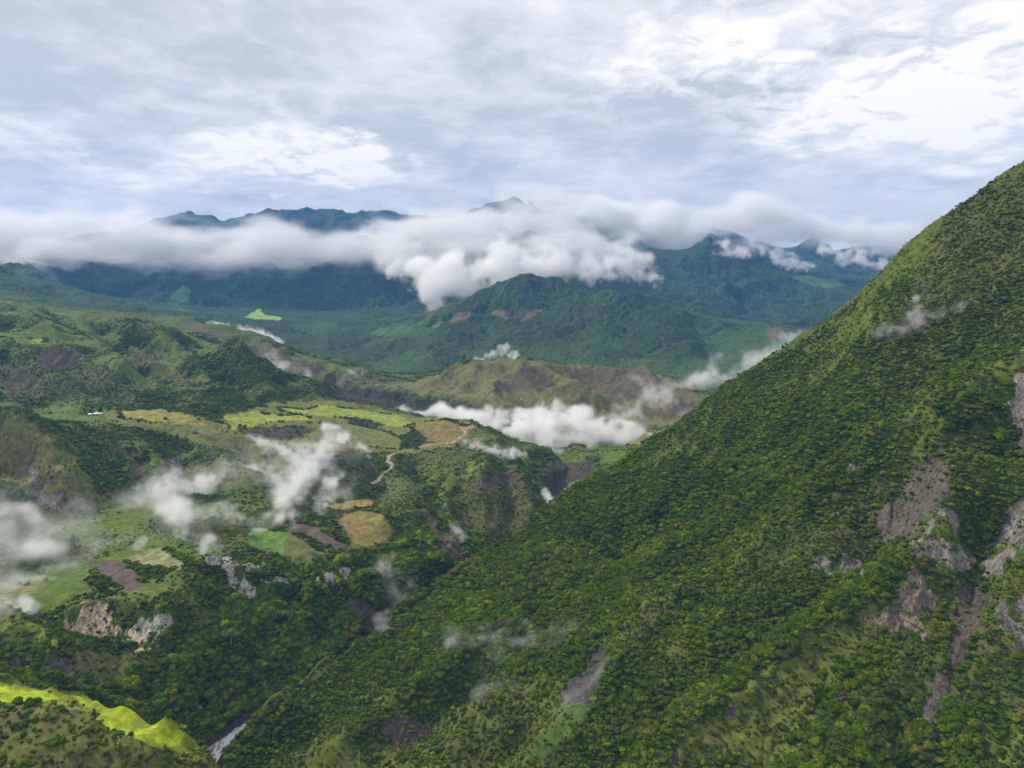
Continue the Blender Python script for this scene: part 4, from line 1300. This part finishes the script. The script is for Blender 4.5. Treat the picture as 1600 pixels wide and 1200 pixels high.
    keep = ~own
    forest_points(Pp[keep], size[keep], tint[keep], dist[keep], hi, lo, r)
    print('plants', n, 'own', own.sum())


def forest_points(Pp, size, tint, dist, hi, lo, r):
    n = len(Pp)
    me = bpy.data.meshes.new('scrub_forest')
    me.vertices.add(n)
    me.vertices.foreach_set('co', Pp.astype(np.float32).ravel())
    for nm, ty, key, val in (('size', 'FLOAT', 'value', size), ('turn', 'FLOAT', 'value', r.uniform(0, 6.28, n)), ('tall', 'FLOAT', 'value', r.uniform(.6, 1.3, n)), ('wide', 'FLOAT', 'value', r.uniform(.75, 1.75, n))):
        a = me.attributes.new(nm, ty, 'POINT')
        a.data.foreach_set(key, np.asarray(val, np.float32))
    a = me.attributes.new('tint', 'FLOAT_COLOR', 'POINT')
    a.data.foreach_set('color', np.c_[tint, np.ones(n)].astype(np.float32).ravel())
    a = me.attributes.new('which', 'INT', 'POINT')
    a.data.foreach_set('value', np.where(dist < 1000, r.integers(0, 5, n), 5 + r.integers(0, 4, n)).astype(np.int32))
    ob = bpy.data.objects.new('forest', me)
    COL.objects.link(ob)
    tag(ob, 'dense low scrub forest covering the slopes, hollows and canyon sides', 'forest', None, 'stuff')
    # the crown shapes live as real bushes at the roadside of the far hollow
    protos = []
    g = bpy.data.node_groups.new('scrub', 'GeometryNodeTree')
    g.interface.new_socket('Geometry', in_out='INPUT', socket_type='NodeSocketGeometry')
    g.interface.new_socket('Geometry', in_out='OUTPUT', socket_type='NodeSocketGeometry')
    N, Lk = g.nodes, g.links
    gi, go = N.new('NodeGroupInput'), N.new('NodeGroupOutput')
    j = N.new('GeometryNodeJoinGeometry')
    for q, me_ in enumerate(list(hi) + list(lo)):
        o = bpy.data.objects.new('bush', me_)
        COL.objects.link(o)
        u = int(np.argmin(np.abs(dist - (700 + 60 * q)) + 1000 * (Pp[:, 0] < 0)))
        x, y, z = Pp[u]
        s_ = float(size[u])
        o.location = (x, y, z)
        o.scale = (s_, s_, s_)
        o.color = (.035, .075, .018, 1)
        tag(o, ('nearest', 'second nearest', 'third nearest', 'fourth nearest', 'fifth nearest', 'sixth nearest', 'seventh nearest', 'eighth nearest', 'farthest')[q] + ' lone dark green bush on the grassy openings of the steep slope', 'bush', 'scattered bushes on the steep slope')
        protos.append(o)
    for o in reversed(protos):
        oi = N.new('GeometryNodeObjectInfo')
        oi.transform_space = 'ORIGINAL'
        oi.inputs['Object'].default_value = o
        oi.inputs['As Instance'].default_value = False
        sm = N.new('GeometryNodeSetMaterial')
        sm.inputs['Material'].default_value = M_LEAF_I
        Lk.new(oi.outputs['Geometry'], sm.inputs['Geometry'])
        ti = N.new('GeometryNodeGeometryToInstance')
        Lk.new(sm.outputs[0], ti.inputs[0])
        Lk.new(ti.outputs[0], j.inputs[0])
    ip = N.new('GeometryNodeInstanceOnPoints')
    Lk.new(gi.outputs[0], ip.inputs['Points'])
    Lk.new(j.outputs[0], ip.inputs['Instance'])
    ip.inputs['Pick Instance'].default_value = True
    def attr(nm, ty):
        a = N.new('GeometryNodeInputNamedAttribute')
        a.data_type = ty
        a.inputs['Name'].default_value = nm
        return a.outputs['Attribute']
    Lk.new(attr('which', 'INT'), ip.inputs['Instance Index'])
    cx = N.new('ShaderNodeCombineXYZ')
    Lk.new(attr('turn', 'FLOAT'), cx.inputs[2])
    Lk.new(cx.outputs[0], ip.inputs['Rotation'])
    c2 = N.new('ShaderNodeCombineXYZ')
    sz = attr('size', 'FLOAT')
    mt = N.new('ShaderNodeMath'); mt.operation = 'MULTIPLY'
    Lk.new(sz, mt.inputs[0]); Lk.new(attr('tall', 'FLOAT'), mt.inputs[1])
    wd = N.new('ShaderNodeMath'); wd.operation = 'MULTIPLY'
    Lk.new(sz, wd.inputs[0]); Lk.new(attr('wide', 'FLOAT'), wd.inputs[1])
    Lk.new(wd.outputs[0], c2.inputs[0]); Lk.new(sz, c2.inputs[1]); Lk.new(mt.outputs[0], c2.inputs[2])
    Lk.new(c2.outputs[0], ip.inputs['Scale'])
    Lk.new(ip.outputs[0], go.inputs[0])
    md = ob.modifiers.new('scrub', 'NODES')
    md.node_group = g
build_plants()



def named_tree(px, py, width, height, label, col, kind, seed, barkpale=False, category='tree', group=None, bare_stem=.45):
    """one tree told apart in the photo; width and height in metres"""
    x, y, z = hit(px, py)
    root = bpy.data.objects.new(kind, None)
    COL.objects.link(root)
    root.location = (x, y, z - .2)
    root.scale = (width, width, height)
    root.rotation_euler = (0, 0, seed * 1.3)
    umb, lay = kind == 'umbrella_tree', kind == 'layered_tree'
    cm = crown_mesh('crown', 900 + seed, 16 if umb else 11, 620, flat=.5, umbrella=umb, layered=lay, spread=.8 if umb else .66)
    if not (umb or lay):
        cm.transform(__import__('mathutils').Matrix.Translation((0, 0, bare_stem * .6)))
    cr_ = bpy.data.objects.new('crown', cm)
    tk = bpy.data.objects.new('trunk', trunk_mesh('trunk', 950 + seed, .66 if umb else .5, .035 if umb else .03, 6, M_PALEBARK if barkpale else M_BARK, .28))
    for ch in (cr_, tk):
        COL.objects.link(ch)
        ch.parent = root
    cr_.color = (*col, 1)
    tag(root, label, category, group)


named_tree(362, 1022, 20, 34, 'tall umbrella-crowned tree with a long pale bare trunk in the canyon forest', (.15, .20, .075), 'umbrella_tree', 1, True)
named_tree(402, 1066, 26, 25, 'broad light green tree in flat layered tiers in the canyon forest', (.13, .20, .022), 'layered_tree', 2)
named_tree(400, 968, 9, 9, 'small yellow-leaved tree above the layered tree in the canyon', (.22, .20, .02), 'tree', 3)
named_tree(470, 1012, 8, 9, 'mustard-yellow tree at the dark foot of the canyon forest', (.20, .15, .02), 'tree', 4)
named_tree(440, 975, 19, 17, 'big dark spreading tree below the grey rock face', (.028, .050, .018), 'tree', 5)
named_tree(430, 1082, 13, 11, 'pale grey-brown leafless-looking tree near the river bend', (.14, .125, .085), 'tree', 6, True)
named_tree(305, 1110, 11, 9, 'greyish bare bush tree behind the lime meadow crest', (.12, .11, .075), 'tree', 7, True)
named_tree(258, 1045, 14, 13, 'rounded light green tree below the grey cliff of the bench', (.070, .135, .018), 'tree', 8)
named_tree(190, 1018, 10, 12, 'dark green bush tree standing at the foot of the tan cliff', (.030, .070, .012), 'tree', 9)
for i_, (a_, b_, w_, lb_) in enumerate(((187, 653, 11, 'dark round tree at the near corner of the yellow terrace field, beside the white sheds'), (204, 655, 8, 'small dark tree in the yellow terrace field, second from the white sheds'),
                                        (259, 655, 10, 'lone dark round tree in the middle of the yellow terrace field'), (216, 659, 7, 'low dark bush at the lower edge of the yellow terrace field'),
                                        (156, 643, 12, 'dark tree right behind the white-roofed sheds'), (587, 851, 5, 'tiny dark bush low in the round ochre field'))):
    named_tree(a_, b_, w_, w_ * .9, lb_, (.024, .045, .014), 'tree', 20 + i_, False, 'tree', 'lone trees in the terrace fields', .15)
for i_ in range(9):
    b_ = 800 + i_ * 5.5
    named_tree(524 + 3 * math.sin(i_ * 1.7), b_, 7.5 + 2 * math.sin(i_ * 2.3), 8, ('topmost', 'second', 'third', 'fourth', 'fifth', 'sixth', 'seventh', 'eighth', 'lowest')[i_] + ' dark tree down the hedge row left of the round ochre field', (.022, .048, .014), 'tree', 40 + i_, False, 'tree', 'hedge row beside the round ochre field', .1)


def shed(px, py, length, depth_, h, turn, label):
    x, y, z = hit(px, py)
    root = bpy.data.objects.new('farm_shed', None)
    COL.objects.link(root)
    root.location = (x, y, z - .3)
    root.rotation_euler = (0, 0, turn)
    L, W, e = length / 2, depth_ / 2, .6
    wall = mesh_from('wall', np.array([(-L, -W, 0), (L, -W, 0), (L, W, 0), (-L, W, 0), (-L, -W, h), (L, -W, h), (L, W, h), (-L, W, h), (-L, 0, h + 1.6), (L, 0, h + 1.6)], float),
                     np.array([(0, 1, 5, 4), (1, 2, 6, 5), (2, 3, 7, 6), (3, 0, 4, 7), (4, 8, 8, 7), (5, 6, 9, 9)]), M_WALL, False)
    wall.validate()
    t_ = .18
    rv_ = []
    for sgn in (-1, 1):
        a_ = [(-L - e, sgn * (W + e), h - .45), (L + e, sgn * (W + e), h - .45), (L + e, 0, h + 1.72), (-L - e, 0, h + 1.72)]
        rv_ += a_ + [(p_[0], p_[1], p_[2] + t_) for p_ in a_]
    fc_ = []
    for o_ in (0, 8):
        fc_ += [(o_, o_ + 1, o_ + 2, o_ + 3), (o_ + 4, o_ + 5, o_ + 6, o_ + 7), (o_, o_ + 1, o_ + 5, o_ + 4), (o_ + 1, o_ + 2, o_ + 6, o_ + 5), (o_ + 3, o_, o_ + 4, o_ + 7)]
    parts_ = [('wall', wall), ('roof', mesh_from('roof', np.array(rv_, float), np.array(fc_), M_ROOF, False))]
    for k in range(3):
        cx_ = -L + length * (k + .5) / 3
        q_ = np.array([(cx_ - .7, -W - .06, .9 * (k != 1)), (cx_ + .7, -W - .06, .9 * (k != 1)), (cx_ + .7, -W - .06, 2.1), (cx_ - .7, -W - .06, 2.1)])
        parts_.append(('door' if k == 1 else 'window', mesh_from('opening', q_, np.array([(0, 1, 2, 3)]), M_DARK, False)))
    for nm_, me_ in parts_:
        c_ = bpy.data.objects.new(nm_, me_)
        COL.objects.link(c_)
        c_.parent = root
    tag(root, label, 'shed', 'white-roofed sheds on the upper terrace')


M_WALL, M_ROOF, M_DARK = plain('limewash', (.55, .52, .47), .9, 1.0, .15), plain('white_sheet_roof', (.80, .81, .82), .5, .8, .06), plain('dark_opening', (.03, .028, .025))
shed(154, 648, 20, 7, 3, .05, 'long white-roofed shed on the upper terrace beside the yellow field')
shed(142, 649, 9, 6, 2.8, -.1, 'short white-roofed shed left of the long one on the upper terrace')
# ---------------------------------------------------------------- haze
def build_haze():
    import bmesh
    bm = bmesh.new()
    bmesh.ops.create_cube(bm, size=1)
    me = bpy.data.meshes.new('haze')
    bm.to_mesh(me)
    bm.free()
    o = bpy.data.objects.new('haze', me)
    COL.objects.link(o)
    lo, hi = Vector((-9000, -600, -20)), Vector((9000, 12000, 1750))
    o.location = (lo + hi) / 2
    o.scale = hi - lo
    m, t, out = material('air')
    pv = t.n('ShaderNodeVolumePrincipled')
    pv.inputs['Color'].default_value = (.15, .40, .97, 1)
    pv.inputs['Density'].default_value = 4.4e-5
    pv.inputs['Anisotropy'].default_value = 0.0
    t.put(out.inputs['Volume'], pv.outputs[0])
    me.materials.append(m)
    tag(o, 'thin blue air haze filling the valley', 'haze', None, 'stuff')
build_haze()

# ---------------------------------------------------------------- clouds and mist
def vapour_material(name, dens, aniso=.25, col=(.997, .997, .998)):
    m, t, out = material(name)
    at = t.n('ShaderNodeAttribute', attribute_name='density')
    vs = t.n('ShaderNodeVolumeScatter')
    vs.inputs['Color'].default_value = (*col, 1)
    vs.inputs['Anisotropy'].default_value = aniso
    t.put(vs.inputs['Density'], t.math('MULTIPLY', at.outputs['Fac'], dens))
    t.put(out.inputs['Volume'], vs.outputs[0])
    return m


def vapour(name, label, strokes, opacity, near=0, edge=.9, nscale=1.0, soft=.45, thin=1.0, vox=1.5, seed=0.0, base=0.0, stretch=1.0):
    """a bank of vapour along strokes of (px, py, Y or None, radius in photo pixels); Y None: floats just off the ground there"""
    pts = []
    for st in strokes:
        q = []
        for (px, py, Y, r) in st:
            if Y is None:
                h = hit(px, py)
                k = 1 - (r * 1.0 * h[1] / F + 4) / math.dist(h, (0, 0, CAMZ))
                h = (h[0] * k, h[1] * k, CAMZ + (h[2] - CAMZ) * k)
            else:
                h = P(px, py, Y)
            q.append((*h, r * h[1] / F))
        if len(q) == 1:
            pts.append(np.array(q))
        for a, b in zip(q[:-1], q[1:]):
            a, b = np.array(a), np.array(b)
            n = max(2, int(np.linalg.norm(a[:3] - b[:3]) / (min(a[3], b[3]) * .25)) + 1)
            t = np.linspace(0, 1, n)[:, None]
            pts.append(a * (1 - t) + b * t)
    p = np.concatenate(pts)
    rmax = p[:, 3].max()
    rmean = float(np.average(p[:, 3], weights=p[:, 3]))
    me = bpy.data.meshes.new(name)
    me.vertices.add(len(p))
    me.vertices.foreach_set('co', p[:, :3].astype(np.float32).ravel())
    a = me.attributes.new('reach', 'FLOAT', 'POINT')
    a.data.foreach_set('value', p[:, 3].astype(np.float32))
    o = bpy.data.objects.new(name, me)
    COL.objects.link(o)
    lo = (p[:, :3] - p[:, 3:] * 1.6).min(0)
    hi_ = (p[:, :3] + p[:, 3:] * 1.6).max(0)
    ymean = float(p[:, 1].mean())
    vx = vox * ymean / F
    res = np.clip(((hi_ - lo) / vx).astype(int), 8, 900)
    while np.prod(res.astype(float)) > 9e6:
        res = (res * .93).astype(int)
    g = bpy.data.node_groups.new(name, 'GeometryNodeTree')
    g.interface.new_socket('Geometry', in_out='INPUT', socket_type='NodeSocketGeometry')
    g.interface.new_socket('Geometry', in_out='OUTPUT', socket_type='NodeSocketGeometry')
    t = NT(g)
    gi, go = t.n('NodeGroupInput'), t.n('NodeGroupOutput')
    pos = t.n('GeometryNodeInputPosition').outputs[0]
    near_ = t.n('GeometryNodeSampleNearest', domain='POINT')
    warp = t.n('ShaderNodeTexNoise')
    t.put(warp.inputs['Vector'], t.vmath('ADD', t.vmath('MULTIPLY', pos, (stretch, stretch, 1)), (seed * 131.7, seed * 57.1, seed * 13.3)))
    warp.inputs['Scale'].default_value = 1 / (rmean * 2.2 * nscale)
    warp.inputs['Detail'].default_value = 3
    wv = t.vmath('SCALE', t.vmath('SUBTRACT', warp.outputs['Color'], (.5, .5, .5)), scale=rmean * 5.0 * edge)
    ps = t.vmath('ADD', pos, wv)
    t.put(near_.inputs['Geometry'], gi.outputs[0])
    t.put(near_.inputs['Sample Position'], ps)
    def samp(dt, sock):
        s_ = t.n('GeometryNodeSampleIndex', data_type=dt, domain='POINT')
        t.put(s_.inputs['Geometry'], gi.outputs[0])
        t.put([i for i in s_.inputs if i.name == 'Value' and i.enabled][0], sock)
        t.put(s_.inputs['Index'], near_.outputs[0])
        return [q for q in s_.outputs if q.enabled][0]
    na = t.n('GeometryNodeInputNamedAttribute', data_type='FLOAT')
    na.inputs['Name'].default_value = 'reach'
    rr = samp('FLOAT', [q for q in na.outputs if q.enabled][0])
    pp = samp('FLOAT_VECTOR', pos)
    d = t.vmath('DISTANCE', ps, pp)
    q = t.math('SUBTRACT', 1.0, t.math('DIVIDE', d, rr))
    ns = t.noise(t.vmath('ADD', t.vmath('MULTIPLY', pos, (stretch, stretch, 1)), (seed * 31.7, 0, seed * 17.3)), 1 / (rmean * 1.15 * nscale), 6, .62)
    q = t.math('ADD', q, t.math('MULTIPLY', t.math('SUBTRACT', ns, .5), 4.6 * edge))
    q = t.math('ADD', q, base)
    dn = t.math('POWER', t.ramp(q, 0.0, soft * 2, 0.0, 1.0), 1.6)
    dn = t.math('MULTIPLY', dn, t.ramp(t.math('DIVIDE', t.vmath('DISTANCE', pos, samp('FLOAT_VECTOR', pos)), rr), 1.6, 1.1))
    vc = t.n('GeometryNodeVolumeCube')
    t.put(vc.inputs['Density'], dn)
    vc.inputs['Background'].default_value = 0
    vc.inputs['Min'].default_value = tuple(float(v) for v in lo)
    vc.inputs['Max'].default_value = tuple(float(v) for v in hi_)
    for k, v in zip(('Resolution X', 'Resolution Y', 'Resolution Z'), res):
        vc.inputs[k].default_value = int(v)
    sm = t.n('GeometryNodeSetMaterial')
    t.put(sm.inputs[0], vc.outputs[0])
    sm.inputs['Material'].default_value = vapour_material(name + '_vapour', opacity / (2 * rmean))
    t.put(go.inputs[0], sm.outputs[0])
    o.modifiers.new('vapour', 'NODES').node_group = g
    tag(o, label, name.replace('_', ' '), None, 'stuff')
    return o


def build_clouds():
    vapour('cloud', 'long flat white cloud bank lying along the crest of the blue range',
           [[(-160, 382, 5750, 76), (60, 386, 5750, 66), (180, 392, 5750, 54), (300, 395, 5750, 50), (480, 392, 5750, 50), (620, 388, 5800, 50), (700, 360, 5850, 48), (800, 350, 5900, 46), (880, 350, 5900, 42)],
            [(-80, 428, 5100, 44), (10, 432, 5050, 40), (52, 446, 5000, 26)], [(60, 410, 5300, 30), (110, 402, 5400, 26)],
            [(600, 400, 5500, 30), (650, 410, 5200, 28)], [(660, 385, 5500, 34), (760, 378, 5500, 36), (860, 380, 5500, 30), (930, 390, 5500, 28)]], 3.6, edge=.6, soft=.5, vox=2.2, seed=1, base=.14, stretch=.45)
    vapour('cloud', 'bright white cloud tongue spilling over the green mountain top down its left shoulder',
           [[(925, 428, 4750, 16), (885, 410, 4750, 28), (820, 406, 4700, 33), (765, 416, 4650, 34), (715, 438, 4600, 36), (682, 462, 4500, 30), (690, 488, 4350, 14)],
            [(700, 440, 4650, 28), (645, 428, 4900, 22), (615, 425, 5000, 14)]], 4.5, edge=.85, soft=.45, vox=1.6, seed=2, base=.22)
    vapour('cloud', 'ragged white cloud hiding the far summits right of the lone dark peak',
           [[(560, 372, 7600, 30), (700, 350, 7600, 30), (860, 348, 7200, 34), (960, 346, 7400, 44), (1060, 350, 6700, 42), (1160, 352, 6300, 38), (1260, 356, 6250, 34), (1360, 364, 6200, 30), (1460, 372, 6200, 30)],
            [(930, 388, 5900, 34), (985, 398, 5900, 30), (1015, 420, 5700, 20)], [(850, 385, 6100, 24), (900, 395, 6000, 26)]], 4.5, edge=.6, soft=.5, vox=2.2, seed=3, base=.12, stretch=.6)
    vapour('cloud', 'thin grey overcast veil lowering onto the farthest ridge',
           [[(-150, 320, 9000, 44), (200, 312, 9000, 34), (330, 330, 9000, 18)], [(560, 310, 9000, 30), (680, 300, 9000, 44), (760, 292, 9000, 30), (900, 305, 9000, 52), (1050, 315, 9000, 55), (1250, 325, 9000, 55), (1500, 335, 9000, 55)]],
           2.6, edge=.5, soft=.8, vox=3.0, seed=23, base=.08, stretch=.5)
    vapour('cloud', 'torn cloud scraps trailing off the right shoulder of the tongue',
           [[(945, 416, 5200, 16), (985, 425, 5150, 16), (1025, 440, 5050, 11)], [(975, 400, 5300, 16), (1010, 412, 5200, 13)]], 3.0, edge=.85, soft=.5, vox=1.3, seed=4, base=.1)
    vapour('cloud', 'thin white cloud shreds along the right end of the blue range',
           [[(1130, 385, 5900, 14), (1165, 402, 5900, 12)], [(1185, 392, 5850, 15), (1225, 408, 5800, 14), (1268, 416, 5800, 9)], [(1285, 386, 5700, 13), (1340, 404, 5600, 15), (1395, 410, 5500, 13)]],
           2.6, edge=.9, soft=.5, vox=1.3, seed=5, base=.08)
    vapour('fog', 'bright white fog bank filling the gorge behind the plateau',
           [[(620, 642, 2080, 9), (660, 645, 2050, 13), (705, 652, 2000, 20), (755, 668, 1940, 27), (830, 684, 1860, 38), (885, 690, 1800, 36), (945, 684, 1780, 32), (1000, 684, 1760, 20)],
            [(790, 658, 1950, 20), (860, 652, 1900, 26), (905, 656, 1880, 22)], [(850, 718, 1760, 20), (890, 718, 1740, 17)]], 4.6, edge=.8, soft=.45, vox=1.4, seed=6, base=.22)
    vapour('mist', 'thin mist drifting up the right side of the brown hill',
           [[(955, 655, 1960, 18), (1000, 632, 2020, 28), (1040, 622, 2060, 26)], [(980, 600, 2100, 14), (1015, 610, 2080, 22), (1070, 640, 2000, 18)]], 1.54, edge=.9, soft=.7, vox=1.4, seed=7)
    vapour('mist', 'slanting white mist plume rising behind the skyline of the steep slope',
           [[(1262, 518, 2300, 12), (1225, 538, 2300, 19), (1190, 560, 2300, 26), (1160, 584, 2300, 27)], [(1168, 578, 2400, 26), (1115, 588, 2400, 34), (1065, 604, 2400, 27)]], 2.21, edge=.8, soft=.6, vox=1.4, seed=8, base=.05)
    vapour('mist', 'smoke-like white mist curling down from the plateau over the green crop field',
           [[(385, 682, None, 9), (420, 700, None, 14), (468, 716, None, 22), (512, 704, None, 22), (530, 684, None, 17), (500, 666, None, 9)], [(530, 684, None, 16), (562, 698, None, 11), (584, 714, None, 7)],
            [(505, 708, None, 22), (478, 742, None, 32), (455, 775, None, 30), (432, 808, None, 22), (395, 828, None, 16)], [(455, 790, None, 20), (460, 828, None, 15)], [(520, 745, None, 14), (500, 800, None, 16)]], 3.60, edge=0.81, soft=0.92, vox=1.4, seed=9, base=.16)
    vapour('mist', 'broad white mist puff over the wooded hollow trailing down to the grey rock face',
           [[(345, 742, None, 20), (292, 760, None, 38), (248, 772, None, 34), (272, 800, None, 32), (302, 840, None, 22), (335, 868, None, 17), (352, 892, None, 13)],
            [(345, 742, None, 22), (400, 738, None, 20), (440, 745, None, 22)], [(350, 800, None, 18), (375, 822, None, 18)], [(210, 850, None, 14), (235, 860, None, 10)]], 3.40, edge=0.81, soft=0.92, vox=1.4, seed=10, base=.16)
    vapour('mist', 'very thin veil spread round the curling white mist over the crop field',
           [[(380, 690, None, 24), (450, 720, None, 44), (520, 700, None, 40), (575, 706, None, 22)], [(490, 740, None, 46), (450, 790, None, 46), (400, 830, None, 30)], [(540, 770, None, 26), (530, 830, None, 20)]], .75, edge=.7, soft=.9, vox=2.2, seed=31, base=.1)
    vapour('mist', 'very thin veil drifting round the broad mist puff over the wooded hollow',
           [[(420, 745, None, 34), (330, 750, None, 48), (250, 770, None, 55), (215, 800, None, 36)], [(290, 810, None, 46), (340, 860, None, 28)], [(380, 800, None, 34), (230, 850, None, 26)]], .75, edge=.7, soft=.9, vox=2.2, seed=32, base=.1)
    vapour('mist', 'very thin low veil over the green fields at the left frame edge',
           [[(-60, 800, None, 60), (40, 812, None, 60), (130, 840, None, 48), (190, 850, None, 26)], [(-40, 930, None, 60), (60, 925, None, 44)], [(0, 990, None, 30), (40, 1000, None, 22)]], .8, edge=.7, soft=.9, vox=2.4, seed=33, base=.1)
    vapour('mist', 'thick pale mist cloud lying over the bench at the left frame edge',
           [[(-60, 850, None, 75), (0, 855, None, 68), (55, 865, None, 62), (100, 872, None, 42), (135, 860, None, 26)], [(-20, 905, None, 45), (50, 910, None, 36)], [(0, 815, None, 30), (60, 825, None, 26)]], 4.50, edge=0.72, soft=1.00, vox=1.8, seed=11, base=.2)
    vapour('mist', 'faint mist scrap above the bright grass hump at the left frame edge',
           [[(-30, 950, None, 26), (15, 952, None, 24), (50, 948, None, 16)]], 1.62, edge=.85, soft=.7, vox=1.4, seed=12)
    vapour('mist', 'grey mist column rising out of the canyon below the pale rock band',
           [[(600, 876, None, 20), (598, 905, None, 33), (620, 935, None, 29), (602, 968, None, 20), (590, 992, None, 13)]], 2.14, edge=0.81, soft=1.00, vox=1.4, seed=13, base=.12)
    vapour('mist', 'small mist puff in the gully beside the reddish bare spur',
           [[(712, 822, None, 17), (714, 842, None, 15), (704, 858, None, 9)], [(694, 795, None, 13)]], 2.35, edge=0.81, soft=1.00, vox=1.1, seed=14)
    vapour('mist', 'faint white wisp hanging before the upper steep slope',
           [[(1378, 522, None, 16), (1420, 512, None, 20), (1462, 494, None, 17), (1510, 478, None, 14)], [(1425, 500, None, 14), (1442, 455, None, 11)]], 2.44, edge=0.85, soft=1.10, vox=1.5, seed=15, base=.1)
    vapour('mist', 'bluish thin mist veil across the middle of the steep slope',
           [[(690, 1010, None, 22), (760, 1012, None, 32), (830, 998, None, 30), (885, 985, None, 22)], [(740, 1090, None, 20), (790, 1070, None, 24), (830, 1060, None, 16)]], 1.04, edge=1.0, soft=.9, vox=1.8, seed=16, base=.1)
    vapour('mist', 'small grey mist puff over the slate-coloured scree patch',
           [[(870, 1105, None, 20), (905, 1085, None, 30), (935, 1055, None, 24), (960, 1035, None, 15)]], 1.94, edge=0.81, soft=1.10, vox=1.5, seed=17, base=.1)
    vapour('mist', 'white mist streak lying along the dark ridge of the upper left hills',
           [[(318, 505, 3050, 5), (360, 516, 2980, 8), (405, 525, 2900, 13), (435, 540, 2800, 9)]], 2.2, edge=.85, soft=.5, vox=1.1, seed=18, base=.12)
    vapour('mist', 'thin mist on the brown lower end of the dark ridge',
           [[(420, 556, 2450, 16), (455, 580, 2330, 20), (480, 604, 2230, 16)], [(535, 582, 2400, 14), (565, 590, 2350, 12)]], 1.05, edge=.9, soft=.7, vox=1.3, seed=19)
    vapour('mist', 'white mist plume behind the left shoulder of the brown hill',
           [[(720, 574, 2700, 6), (755, 560, 2680, 9), (790, 548, 2680, 11)], [(800, 555, 2700, 8), (815, 560, 2700, 6)]], 1.8, edge=.85, soft=.5, vox=1.1, seed=20, base=.08)
    vapour('mist', 'thin mist scraps over the wooded end of the plateau above the gorge',
           [[(725, 690, None, 8), (752, 700, None, 13), (790, 712, None, 15), (818, 710, None, 9)], [(830, 752, None, 6), (850, 768, None, 7), (866, 790, None, 7)]], 1.56, edge=.9, soft=.6, vox=1.1, seed=21)
    vapour('mist', 'short white mist strip beyond the yellow field at the end of the gorge',
           [[(1000, 668, 2000, 4), (1030, 668, 2000, 5), (1062, 666, 2000, 4)]], 5, edge=.5, soft=.35, vox=1.0, seed=22, base=.15)
build_clouds()
